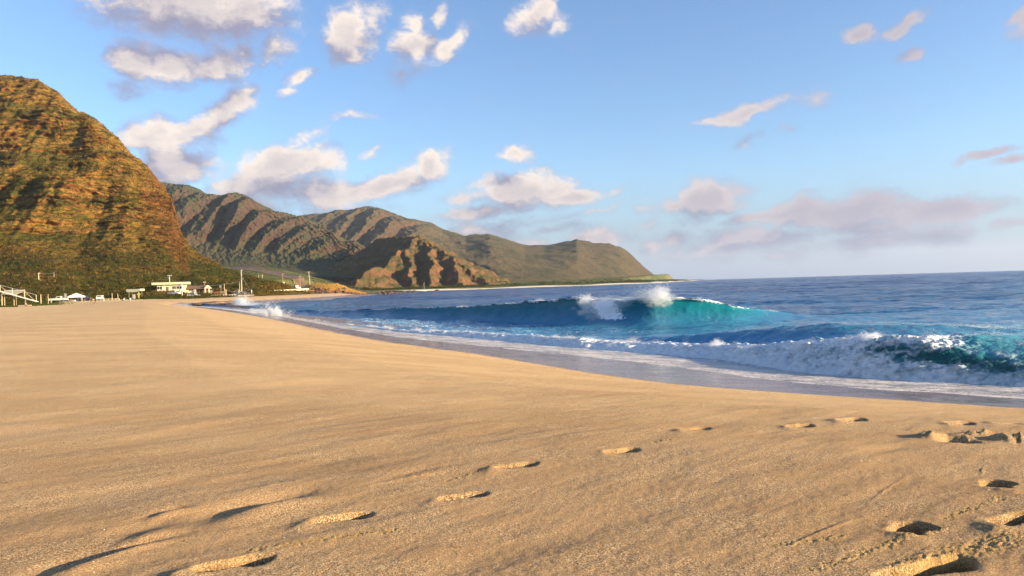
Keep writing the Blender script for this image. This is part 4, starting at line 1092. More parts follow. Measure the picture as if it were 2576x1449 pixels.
def ribbon(name, pts, mat, label, w0, w1, zf, kind='structure', n=12):
    """strip on a polyline; cross offset from w0 to w1 (left of travel), height from zf(x, y, t)"""
    P = np.array(pts, float)
    seg = np.r_[0, np.cumsum(np.hypot(*np.diff(P, axis=0).T))]
    s = np.linspace(0, seg[-1], n * len(pts)); x = np.interp(s, seg, P[:, 0]); y = np.interp(s, seg, P[:, 1])
    tx, ty = np.gradient(x), np.gradient(y); l = np.hypot(tx, ty); nx, ny = -ty / l, tx / l
    V = []
    m = 6
    for i in range(len(x)):
        for j in range(m):
            t = j / (m - 1); w = w0 + (w1 - w0) * t; X_, Y_ = x[i] + nx[i] * w, y[i] + ny[i] * w
            V.append((X_, Y_, zf(X_, Y_, t)))
    return np_mesh(name, np.array(V), grid_faces(len(x), m), mat, kind=kind, label=label)


PALE = simple('pale_sand', (.78, .66, .48), .9, .08, .05)
coast = [(-96, 700), (-112, 742), (-98, 785), (-60, 828), (-29, 863), (10, 905), (110, 1010), (178, 1130), (245, 1263), (310, 1490), (370, 1720), (440, 1980), (500, 2200), (560, 2380), (600, 2520), (650, 2660), (705, 2800)]
ribbon('far_beach', coast, PALE, 'thin white beach along the foot of the far ridge', -8, 14, lambda x, y, t: .0 + 1.5 * t ** .8 + .25 * math.sin(x * .05))

DIRT = simple('dirt_bank', (.14, .085, .05), .95, .35, .12)


def image_ribbon(name, top, bot, y0, y1, mat, label):
    n = 60
    tx = np.linspace(top[0][0], top[-1][0], n)
    ta = np.interp(tx, [p[0] for p in top], [p[1] for p in top]); ba = np.interp(tx, [p[0] for p in bot], [p[1] for p in bot])
    rows = []
    for k, (fr_, yy) in enumerate(((1.25, y0 - 6), (1.0, y0), (.5, (y0 + y1) / 2), (0, y1))):
        row = []
        for x_, a_, b_ in zip(tx, ta, ba):
            X_, _, Z_ = at_y(x_, a_ + (b_ - a_) * fr_, yy); row.append((X_, yy, Z_ + .25 * math.sin(X_ * .2)))
        rows.append(row)
    rows.append([(x, y + 4, z - .5) for x, y, z in rows[-1]]); rows.append([(x, y + 14, z - 9) for x, y, z in rows[-1]])
    return np_mesh(name, np.array(rows).reshape(-1, 3), grid_faces(len(rows), n), mat, kind='structure', label=label)


_rp = [(560, 940), (600, 900), (640, 850), (690, 790), (740, 735), (790, 690), (840, 650), (880, 625)]
_rp = [(U(a_, 700) * b_, b_) for a_, b_ in _rp]
ribbon('dirt_road', _rp, DIRT, 'bare brown road cut curving across the green valley', -4, 14, lambda x, y, t: gz(x, y) + .35 + 2.6 * t ** 2)

# ------------------------------------------------------------------ scattered plant cover
def leaf_clump(n, seed, flat=.7):
    r = np.random.RandomState(seed); T = []
    for i in range(n):
        d = r.normal(size=3); d /= np.linalg.norm(d); d[2] = abs(d[2]); c = d * r.uniform(.45, 1.0) * np.array([1, 1, flat])
        c *= 1 + .25 * math.sin(d[0] * 5 + seed)
        a, b = r.normal(size=3), r.normal(size=3); a /= np.linalg.norm(a); b /= np.linalg.norm(b)
        s = r.uniform(.25, .5); T.append([c, c + a * s, c + b * s])
    return np.array(T)   # n,3,3


def grass_clump(n, seed):
    r = np.random.RandomState(seed); T = []
    for i in range(n):
        a = r.uniform(0, 6.28); c = np.array([math.cos(a) * .35, math.sin(a) * .35, 0]) * r.rand(); w = np.array([-math.sin(a), math.cos(a), 0]) * .16
        T.append([c - w, c + w, c + np.array([math.cos(a) * .5, math.sin(a) * .5, r.uniform(.6, 1.1)])])
    return np.array(T)


def scatter(name, P, size, clumps, mats, label, seed=0, kind='stuff', mi=None, squash=None):
    r = np.random.RandomState(seed); n = len(P); Vs = []; MI = []
    which = r.randint(0, len(clumps), n)
    for k, cl in enumerate(clumps):
        sel = np.where(which == k)[0]
        if not len(sel): continue
        a = r.uniform(0, 6.28, len(sel)); ca, sa = np.cos(a), np.sin(a)
        sc_ = size[sel] if np.ndim(size) else np.full(len(sel), size)
        x = cl[None, :, :, 0] * ca[:, None, None] - cl[None, :, :, 1] * sa[:, None, None]; y = cl[None, :, :, 0] * sa[:, None, None] + cl[None, :, :, 1] * ca[:, None, None]
        z = cl[None, :, :, 2] * np.ones_like(x)
        W = np.stack([x, y, z], -1) * sc_[:, None, None, None] * r.uniform(.8, 1.2, (len(sel), 1, 1, 3)) + P[sel][:, None, None, :]
        Vs.append(W.reshape(-1, 3)); MI.append(np.repeat((mi[sel] if mi is not None else r.randint(0, len(mats), len(sel))), cl.shape[0]))
    V = np.concatenate(Vs); F = np.arange(len(V)).reshape(-1, 3)
    o = np_mesh(name, V, F, mats, smooth=False, kind=kind, label=label)
    o.data.polygons.foreach_set('material_index', np.concatenate(MI).astype(np.int32)); o.data.update()
    return o


def leafmat(name, col, t=.25):
    m, nt = newmat(name)
    n = noise(nt, pos(nt), .35, 3, .6)
    c = mixc(nt, sstep(nt, n, .35, .65), tuple(k * .7 for k in col), tuple(k * 1.3 for k in col))
    d = N(nt, 'ShaderNodeBsdfDiffuse', Color=c); tr = N(nt, 'ShaderNodeBsdfTranslucent', Color=c)
    mx = nt.nodes.new('ShaderNodeMixShader'); mx.inputs[0].default_value = t
    nt.links.new(d.outputs[0], mx.inputs[1]); nt.links.new(tr.outputs[0], mx.inputs[2]); finish(nt, mx.outputs[0]); return m


L_DARK = leafmat('leaf_dark', (.040, .052, .014)); L_MID = leafmat('leaf_olive', (.052, .048, .010)); L_DRY = leafmat('leaf_dry', (.20, .12, .030)); L_GREEN = leafmat('leaf_green', (.058, .070, .013)); L_RED = leafmat('leaf_rust', (.068, .036, .011))
BUSHES = [leaf_clump(7, s) for s in range(5)]; TUFTS = [grass_clump(5, s) for s in range(5)]


def hill_cover():
    r = np.random.RandomState(8); T, X, Y, Z = NH['T'], NH['X'], NH['Y'], NH['Z']
    vis = (X / Y > -.80)
    idx = np.where(vis.ravel())[0]
    Xf, Yf, Zf, Tf = X.ravel()[idx], Y.ravel()[idx], Z.ravel()[idx], T.ravel()[idx]
    veg = fbm(Xf * .010, Zf * .02 + Yf * .006, 4, 142); w = ss(veg, -.05, .22) + .25 * (1 - ss(Tf, .3, .4)) + .05
    k = r.choice(len(idx), 11000, p=w / w.sum(), replace=False)
    P = np.stack([Xf[k], Yf[k], Zf[k] - .25], -1) + r.normal(size=(len(k), 3)) * [.5, .3, 0]
    scatter('hillside_shrubs', P, np.abs(r.normal(1.0, .45, len(k))) + .35, BUSHES, [L_DARK, L_MID, L_GREEN, L_MID], 'low green shrubs dotting the near hill', 1)
    w2 = (1 - ss(veg, -.2, .25)) * ss(Tf, .30, .45) + .12
    k = r.choice(len(idx), 19000, p=w2 / w2.sum(), replace=False)
    P = np.stack([Xf[k], Yf[k], Zf[k]], -1)
    scatter('dry_grass', P, r.uniform(.5, 1.3, len(k)), TUFTS, [L_DRY, L_DRY, L_RED], 'tufts of dry golden grass on the near hill', 2)


hill_cover()


def flat_cover():
    r = np.random.RandomState(9); n = 26000
    y = 160 + (560 - 160) * r.rand(n) ** .8; u = r.uniform(-.80, -.26, n); x = u * y
    sv = sdist(x, y, VEG); dens = ss(fbm(x * .03, y * .03, 3, 151), -.35, .15)
    ok = (sv > .3) & (r.rand(n) < .2 + .8 * dens)
    # keep the car park and the lawn by the buildings open
    for (dx0, dx1, y0, y1) in ((405, 520, 296, 328), (530, 600, 330, 362), (120, 290, 236, 262)):
        ok &= ~((u > U(dx0)) & (u < U(dx1)) & (y > y0) & (y < y1))
    x, y, sv = x[ok], y[ok], sv[ok]
    z = ground_full(x, y)
    # ride up on the near hill's foot
    Yh, Zh = NH['Y'], NH['Z']; ci = np.clip(np.searchsorted(NH['us'], x / y), 0, len(NH['us']) - 1)
    zh = np.array([np.interp(yy, Yh[:, c], Zh[:, c], left=-9, right=-9) for yy, c in zip(y, ci)])
    z = np.maximum(z, zh)
    P = np.stack([x, y, z], -1); edge = sv < 9
    sz = np.where(edge, r.uniform(.25, .6, len(x)), np.abs(r.normal(.85, .4, len(x))) + .3)
    mi = np.where(edge, r.choice([3, 1], len(x)), r.choice([0, 1, 2, 3, 1], len(x)))
    scatter('coastal_scrub', P, sz, [leaf_clump(9, s + 20) for s in range(5)], [L_DARK, L_MID, L_RED, L_GREEN], 'low mixed scrub covering the flat behind the beach', 3, mi=mi)
    # creeping green groundcover over the sand edge
    n = 9000; t = r.rand(n) * (len(VEG) - 8); i = t.astype(int); f = t - i
    A = np.array(VEG); px = A[i] * (1 - f)[:, None] + A[i + 1] * f[:, None] + r.normal(size=(n, 2)) * [2.0, 3.0]
    lob = fbm(px[:, 0] * .12, px[:, 1] * .08, 2, 33)
    k = (lob > -.1) & (px[:, 1] > 140) & (px[:, 1] < 440) & (px[:, 0] / px[:, 1] > -.9)
    px = px[k]; z = np.maximum(ground_full(px[:, 0], px[:, 1]), sand_base(px[:, 0], px[:, 1]) + .10 * fbm(px[:, 0] * .05, px[:, 1] * .07, 3, 21))
    scatter('beach_creeper', np.c_[px, z], r.uniform(.15, .5, len(px)), [leaf_clump(8, s + 40, .4) for s in range(4)], [L_GREEN, L_MID, L_GREEN], 'green creeping plants along the top of the beach', 4)
    n = 5200; y = 480 * (1500 / 480) ** r.rand(n); u = r.uniform(-.42, -.05, n); x = u * y
    ok = (sdist(x, y, LAND) > 25) & (r.rand(n) < ss(fbm(x * .012, y * .006, 3, 161), -.15, .25)); x, y = x[ok], y[ok]
    scatter('valley_shrubs', np.c_[x, y, ground_full(x, y)], r.uniform(.8, 2.4, len(x)), BUSHES, [L_DARK, L_MID, L_GREEN], 'scattered shrubs over the valley floor', 14)
    # dark trees along the foot of the far ridge and on the distant point
    n = 3200; seg = r.randint(1, len(coast) - 1, n); f = r.rand(n); A = np.array(coast)
    px = A[seg] * (1 - f)[:, None] + A[np.minimum(seg + 1, len(coast) - 1)] * f[:, None]
    off = 30 + r.exponential(22, n); d = A[np.minimum(seg + 1, len(coast) - 1)] - A[seg]; l = np.hypot(d[:, 0], d[:, 1]) + 1e-6
    px = px + np.stack([-d[:, 1] / l, d[:, 0] / l], -1) * off[:, None]
    z = np.maximum(ground_full(px[:, 0], px[:, 1]), 1.5)
    scatter('coastal_thicket', np.c_[px, z], r.uniform(1.6, 4.2, n), BUSHES, [L_DARK, L_DARK, L_MID], 'dark thicket along the shore below the far ridge', 5)
    n = 260; x = r.uniform(560, 722, n); P = np.stack([x, 2800 + r.normal(size=n) * 25, .8 + r.rand(n) * 3 + 3.5 * np.clip(fbm(x * .05, x * 0, 2, 7), 0, 1)], -1)
    scatter('distant_grove', P, r.uniform(1.5, 4.0, n), BUSHES, [L_DARK, L_DARK, L_MID], 'tiny dark grove on the far low point', 6)


flat_cover()

# ------------------------------------------------------------------ small things, placed at their own distance on the ground
WHITE = simple('white_paint', (.64, .62, .55), .5, .06); CREAM = simple('cream_paint', (.58, .54, .36), .6, .08); WOOD = simple('grey_wood', (.34, .25, .17), .85, .25)
PALEWOOD = simple('pale_wood', (.55, .43, .28), .85, .2); BROWN = simple('brown_roof', (.16, .085, .055), .85, .25); GLASS = simple('dark_glass', (.02, .025, .03), .12, .1)
BLACK = simple('black_rubber', (.02, .02, .02), .8, .1); STEEL = simple('dull_steel', (.35, .35, .34), .4, .1, metal=.8); DARKP = simple('dark_car_paint', (.035, .035, .04), .25, .1)
YELLOW = simple('yellow_paint', (.70, .62, .12), .5, .05); CANVAS = simple('white_canvas', (.80, .80, .76), .8, .05); TARP = simple('tan_tarp', (.42, .34, .23), .9, .1)
ORANGE = simple('orange_wood', (.50, .20, .07), .8, .15); SKIN = simple('tanned_skin', (.20, .095, .05), .6, .08); SKIN2 = simple('brown_skin', (.10, .05, .03), .6, .08); HAIR = simple('dark_hair', (.025, .018, .012), .7, .2)
RED = simple('red_cloth', (.35, .06, .05), .8, .1); BLUE = simple('blue_cloth', (.06, .12, .30), .8, .1); PINK = simple('pink_cloth', (.50, .22, .24), .8, .1); DCLOTH = simple('dark_cloth', (.04, .04, .055), .8, .1); LCLOTH = simple('white_cloth', (.72, .71, .70), .8, .06)
BARK = simple('bark', (.10, .065, .04), .95, .25)


def spot(dx, y):
    """ground point at distance y in the direction of picture column dx"""
    x = U(dx, 745) * y
    sv = float(sdist(np.array([x]), np.array([float(y)]), VEG)[0])
    z = max(gz(x, y), sand_z(x, y)) if sv < 6 else gz(x, y)
    c = int(np.clip(np.searchsorted(NH['us'], x / y), 0, len(NH['us']) - 1))
    zh = float(np.interp(y, NH['Y'][:, c], NH['Z'][:, c], left=-9, right=-9))
    return Vector((x, y, max(z, zh)))


def top_h(dx, dy, p):
    """height above p of a point seen at (dx, dy), at p's distance"""
    return at_y(dx, dy, p.y)[2] - p.z


# ---- utility poles
def utility_pole(dx, dy_top, y, label, arms=(), r=.16, mat=WOOD, extra=None, group='poles standing on the flat behind the beach', name='utility_pole', cat='pole'):
    p = spot(dx, y); h = top_h(dx, dy_top, p)
    t = thing(name, label, cat, p - Vector((0, 0, .3)), R(random.uniform(-15, 15)), group)
    MB().tube((0, 0, 0), (0, 0, h + .3), r, r * .7, 10).build('shaft', mat, t)
    for az, half in arms:
        a = MB().box((0, 0, h + .3 + az), (half * 2, .14, .16))
        a.build('crossarm', PALEWOOD if mat is not WHITE else mat, t)
        for k in (-1, -.5, .5, 1):
            MB().tube((k * half * .9, 0, h + .38 + az), (k * half * .9, 0, h + .62 + az), .06, .04, 6).build('insulator', WHITE, t)
    if extra: extra(t, h)
    return t, p, h


P1, p1, h1 = utility_pole(98.6, 686, 330, 'pole with a low crossarm on the slope above the white ramp', [(-.4, .7), (-7.0, 2.0)], .22, PALEWOOD)
P2, p2, h2 = utility_pole(137.5, 685, 345, 'bare thin brown pole just right of the crossarm pole above the ramp', [], .16)
def lamp_head(t, h):
    MB().box((0, 0, h + .45), (1.9, .35, .28)).build('lamp_head', WHITE, t)
    MB().box((-.5, -.1, h - .6), (.35, .35, .9)).build('transformer', STEEL, t)
utility_pole(428, 694, 334, 'white lamp pole rising behind the flat roofed cream building', [], .16, WHITE, lamp_head, None, 'lamp_pole', 'lamp pole')
P4, p4, h4 = utility_pole(458.5, 711, 300, 'white bare pole standing between the cream building and the brown roofed one', [], .15, WHITE)
utility_pole(516, 707, 345, 'slim grey pole rising behind the right end of the brown roofed building', [(-.6, .6)], .12)
P6, p6, h6 = utility_pole(565, 714, 330, 'pale pole beside the dark off-road car', [], .14, PALEWOOD)
P7, p7, h7 = utility_pole(608.5, 678, 345, 'tallest pole with several crossarms above the dark rock pile', [(-.5, .8), (-2.6, .6), (-4.6, .9)], .24, PALEWOOD)
MB().tube((p7.x - 1.0, p7.y, p7.z - .3), (p7.x - .9, p7.y, p7.z + top_h(606, 708, p7)), .14, .11, 8).build('brace_post', PALEWOOD, P7).matrix_parent_inverse = Matrix.Translation(-P7.location) if False else Matrix.Identity(4)
for c in P7.children:
    if c.name.startswith('brace_post'): c.matrix_parent_inverse = (Matrix.Translation(P7.location) @ Matrix.Rotation(P7.rotation_euler.z, 4, 'Z')).inverted()
g = MB().tube((p7.x, p7.y, p7.z + h7 * .75), (p7.x + 6, p7.y - 3, p7.z - .2), .05, .05, 6).build('guy_wire', STEEL, P7)
g.matrix_parent_inverse = (Matrix.Translation(P7.location) @ Matrix.Rotation(P7.rotation_euler.z, 4, 'Z')).inverted()
utility_pole(652, 691, 620, 'shorter of the two small poles on the green field edge', [], .22, PALEWOOD)
utility_pole(661, 690, 620, 'taller of the two small poles on the green field edge, with an arm', [(-1.2, 1.0)], .25, PALEWOOD)
def box_on(t, h): MB().box((.3, -.2, h * .45), (1.5, .9, 1.8)).build('meter_box', WHITE, t)
utility_pole(712.6, 687, 560, 'pole carrying a white box beside the pale green field', [(-.5, .9)], .22, WOOD, box_on)
P10, p10, h10 = utility_pole(756, 693, 470, 'thin grey pole behind the parked white vans', [(-.5, .7)], .18)
P11, p11, h11 = utility_pole(782, 683, 455, 'leaning pole with crossarms on the rocky point', [(-.3, .9), (-3.0, .7), (-5.0, .5)], .22, PALEWOOD)
P11.rotation_euler = (0, R(-4), 0)


def wire(name, a, b, sag, label, group=None):
    m = MB(); n = 12; pts = [Vector(a).lerp(Vector(b), i / n) - Vector((0, 0, sag * 4 * (i / n) * (1 - i / n))) for i in range(n + 1)]
    for q, r_ in zip(pts, pts[1:]): m.tube(q, r_, .045, .045, 5)
    return m.build(name, STEEL, label=label, cat='cable', group=group)


up = lambda p, h, d=-.3: (p.x, p.y, p.z + h + d)
wire('cable', up(p1, h1, -7), (p1.x - 60, p1.y - 25, p1.z + h1 - 8.5), .6, 'cable running off the crossarm pole to the picture edge')
wire('cable', up(p1, h1), up(p2, h2), .3, 'short cable between the crossarm pole and the bare pole')
wire('cable', up(p4, h4, -1), up(p6, h6, -.1), .6, 'cable strung from the white bare pole to the pale pole by the car')
wire('cable', up(p6, h6, -.1), up(p7, h7, -5), .4, 'cable from the pale pole to the tallest pole')
wire('cable', up(p10, h10), up(p11, h11), .5, 'cable across to the leaning pole on the point')


# ---- short posts and signs along the top of the beach
def post(dx, dy, y, label, r=.10, name='post', mat=PALEWOOD, group='short posts at the top of the beach'):
    p = spot(dx, y); h = max(.5, top_h(dx, dy, p)); t = MB().tube((0, 0, -.3), (0, 0, h), r, r * .8, 8).build(name, mat, label=label, cat='post', group=group); t.location = p
    MB().tube((0, 0, h), (0, 0, h + .06), r * 1.15, r * .5, 8).build('cap', mat, t); return t


post(282, 737, 268, 'taller of the two bare posts right of the white off-road car'); post(296.5, 739, 272, 'shorter of the two bare posts right of the white off-road car')
post(121, 741, 205, 'thin pale post in the green creeper behind the ramp end', .07); post(102.5, 741, 208, 'leaning pale stump beside the ramp end', .12)
post(568.5, 728, 322, 'stubby pale post at the foot of the pale pole', .22); post(601, 729, 338, 'small white post left of the tallest pole', .12, mat=WHITE); post(633, 729, 350, 'short white post right of the tallest pole', .3, mat=WHITE)
post(206, 749, 250, 'low white stake right of the canopy', .1, mat=WHITE)
post(260, 749, 250, 'low white stake beside the white off-road car', .08, mat=WHITE)


def sign_board(dx, y, w, h, zc, label, mat, shape='box', legs=1, name='sign'):
    p = spot(dx, y); t = thing(name, label, 'sign', p, R(-8))
    if shape == 'diamond': MB().box((0, 0, zc), (w, .06, w), ry=R(45)).build('panel', mat, t); MB().box((0, -.02, zc - w * .95), (w * .55, .06, w * .45)).build('lower_panel', mat, t)
    else: MB().box((0, 0, zc), (w, .08, h)).build('panel', mat, t)
    for k in ([0] if legs == 1 else [-w * .4, w * .4]):
        MB().tube((k, .09, -.3), (k, .09, zc + h * .3), .06, .06, 6).build('leg', WOOD, t)
    return t


sign_board(337, 262, .95, 1.5, 1.15, 'upright white notice board at the top of the beach', WHITE)
sign_board(349, 262, .95, .9, 1.9, 'yellow diamond warning sign beside the white notice board', YELLOW, 'diamond')
sign_board(164, 246, .75, 1.7, 1.9, 'tall cream board on a post left of the white canopy', CREAM)
sign_board(775, 452, 1.6, 1.8, 3.0, 'white square sign on the rocky point', WHITE)
sign_board(128, 206, .35, .8, .9, 'small pale marker board in the creeper', CREAM)
p = spot(341, 300)
t = thing('shade_shelter', 'pale cream flat shade roof standing among the scrub', 'shelter', p, R(-4))
zt = top_h(341, 727, p)
MB().prism([(-2.9, zt), (2.9, zt), (2.9, zt - .75), (1.0, zt - 1.25), (-2.3, zt - 1.25), (-2.9, zt - .8)], -1.6, 1.6).build('roof', CREAM, t)
for sx in (-2, 2):
    for sy in (-1.2, 1.2): MB().tube((sx, sy, -.3), (sx, sy, zt - .9), .09, .09, 6).build('post', WOOD, t)
MB().box((0, 0, .8), (2.2, .8, .08)).build('bench_top', WOOD, t)


# ---- buildings
def window(parent, x, y, z, w, h):
    f = MB().box((x, y, z), (w, .10, h)).build('window', WHITE, parent)
    for k in (-1, 1): MB().box((x + k * w * .245, y - .055, z), (w * .42, .03, h * .84)).build('pane', GLASS, f)
    MB().box((x, y - .07, z - h / 2 - .05), (w * 1.08, .16, .08)).build('sill', CREAM, f)


p = spot(431, 326)
t = thing('beach_station', 'cream single storey building with a wide flat white roof', 'building', p, R(14))
MB().box((0, 2.6, 1.45), (11.4, 5.2, 3.5)).build('wall', CREAM, t)
rf = MB().box((-.3, 2.4, 3.75), (14.6, 7.4, .95)).build('roof', CREAM, t, bevel=.04)
MB().box((-.3, 2.4, 4.27), (14.9, 7.7, .08)).build('roof_edge', WHITE, rf)
for x, w_ in ((-4.6, 2.1), (1.3, 1.5), (3.4, 2.4)): window(t, x, -.06, 1.9, w_, 1.35)
d = MB().box((-1.5, -.06, 1.15), (1.0, .10, 2.3)).build('door', BROWN, t); MB().box((-1.15, -.13, 1.1), (.06, .06, .18)).build('handle', STEEL, d)
for x in (-2.6, 4.9): MB().tube((x, -.9, 0), (x, -.9, 3.3), .09, .09, 8).build('column', WHITE, t)
MB().box((0, -.8, .05), (11.8, 1.6, .3)).build('porch', PALE, t)

p = spot(484, 330)
t = thing('bathhouse', 'low cream building with a brown pitched roof and open bays', 'building', p, R(12))
MB().box((-2.4, 2.2, 1.15), (7.6, 4.4, 2.9)).build('wall', CREAM, t)
MB().box((3.9, 2.8, 1.15), (3.4, 3.2, 2.9)).build('wall', BROWN, t)
r_ = MB(); r_.add([(-7, -1.0, 2.5), (5.4, -1.0, 2.5), (5.4, 2.3, 3.75), (-6.2, 2.3, 3.75), (-7, 5.6, 2.5), (5.4, 5.6, 2.5), (-7, -1.0, 2.35), (5.4, -1.0, 2.35), (-7, 5.6, 2.35), (5.4, 5.6, 2.35)],
                  [(0, 1, 2, 3), (3, 2, 5, 4), (0, 3, 4), (1, 5, 2), (6, 8, 9, 7), (0, 6, 7, 1), (4, 5, 9, 8), (0, 4, 8, 6), (1, 7, 9, 5)]).build('roof', BROWN, t)
MB().prism([(5.0, 2.4), (6.2, 3.9), (7.6, 2.4)], -1.0, 4.5).build('gable', CREAM, t)
for x in (5.6, 7.2): MB().box((x, -.8, 1.2), (.45, .45, 2.5)).build('pillar', CREAM, t)
for x, w_ in ((-4.9, .9), (-2.9, .9), (-.5, 1.6)): window(t, x, -.06, 1.95, w_, .8)
for x in (.9, 1.5): MB().box((x, -.35, 1.2), (.3, .3, 2.4)).build('pillar', WHITE, t)
d = MB().box((3.6, 1.14, 1.1), (1.0, .10, 2.1)).build('door', DARKP, t); MB().box((3.95, 1.07, 1.1), (.05, .05, .16)).build('handle', STEEL, d)


# ---- cars
def car(dx, y, rz, label, kind, paint, group='cars parked behind the beach'):
    p = spot(dx, y); t = thing('parked_car', label, 'car' if kind != 'pickup' else 'pickup truck', p, rz, group)
    L = 4.9 if kind == 'suv' else 5.4
    if kind == 'suv': out = [(-L / 2, .45), (L / 2, .45), (L / 2, .95), (L / 2 - 1.0, 1.08), (L / 2 - 1.6, 1.75), (-L / 2 + .3, 1.78), (-L / 2, 1.0)]
    elif kind == 'van': out = [(-L / 2, .45), (L / 2, .45), (L / 2, 1.0), (L / 2 - .7, 1.25), (L / 2 - 1.2, 2.15), (-L / 2, 2.2)]
    else: out = [(-L / 2, .5), (L / 2, .5), (L / 2, 1.0), (L / 2 - 1.2, 1.12), (L / 2 - 1.8, 1.75), (L / 2 - 3.0, 1.77), (L / 2 - 3.25, 1.12), (-L / 2, 1.10)]
    b = MB().prism(out, -.9, .9).build('body', paint, t, bevel=.05)
    if kind == 'pickup': MB().box((-L / 2 + 1.05, 0, 1.12), (1.9, 1.5, .06)).build('truck_bed', DARKP, t)
    gx0, gx1, gz_ = (-L / 2 + .45, L / 2 - 1.55, 1.42) if kind == 'suv' else ((-L / 2 + .6, L / 2 - 1.3, 1.65) if kind == 'van' else (L / 2 - 2.95, L / 2 - 1.7, 1.42))
    for sy in (-1, 1):
        n = 3 if kind != 'pickup' else 1
        w = (gx1 - gx0) / n
        for k in range(n): MB().box((gx0 + w * (k + .5), sy * .905, gz_), (w * .86, .03, .40)).build('window', GLASS, t)
        for x in (-L / 2 + .95, L / 2 - .95):
            wl = MB().tube((x, sy * .78, .34), (x, sy * .98, .34), .35, .35, 14).build('wheel', BLACK, t); MB().tube((x, sy * .98, .34), (x, sy * 1.0, .34), .2, .18, 10).build('rim', STEEL, wl)
    MB().box((L / 2 - 1.32, 0, 1.43), (.05, 1.4, .48), ry=R(-42)).build('windscreen', GLASS, t)
    MB().box((-L / 2 - .01, 0, 1.4 if kind != 'pickup' else 1.0), (.05, 1.4, .36 if kind != 'pickup' else .1)).build('rear_window', GLASS, t)
    for sy in (-1, 1): MB().box((L / 2 + .01, sy * .68, .82), (.05, .3, .16)).build('headlight', WHITE, t); MB().box((-L / 2 - .02, sy * .74, .9), (.05, .16, .26)).build('tail_light', RED, t)
    MB().box((L / 2 + .05, 0, .52), (.14, 1.7, .2)).build('bumper', STEEL, t)
    return t


car(147, 243, R(8), 'white pickup truck half hidden behind the creeper, left of the canopy', 'pickup', WHITE)
car(251, 258, R(-70), 'white off-road car facing the beach right of the walking pair', 'suv', WHITE)
car(210, 262, R(12), 'dark low car parked just right of the canopy', 'suv', DARKP)
car(438, 306, R(-12), 'white pickup truck in front of the flat roofed building, by the big bush', 'pickup', WHITE)
car(487, 300, R(-8), 'white van-like car in front of the brown roofed building', 'suv', WHITE)
car(580, 334, R(-15), 'dark off-road car with pale trim between the pale pole and tallest pole', 'suv', DARKP)
car(746, 452, R(-60), 'white van at the left of the three vans on the point', 'van', WHITE); car(752, 453, R(-60), 'white van in the middle of the three on the point', 'van', WHITE); car(760, 455, R(20), 'white van at the right of the three, side on', 'van', WHITE)


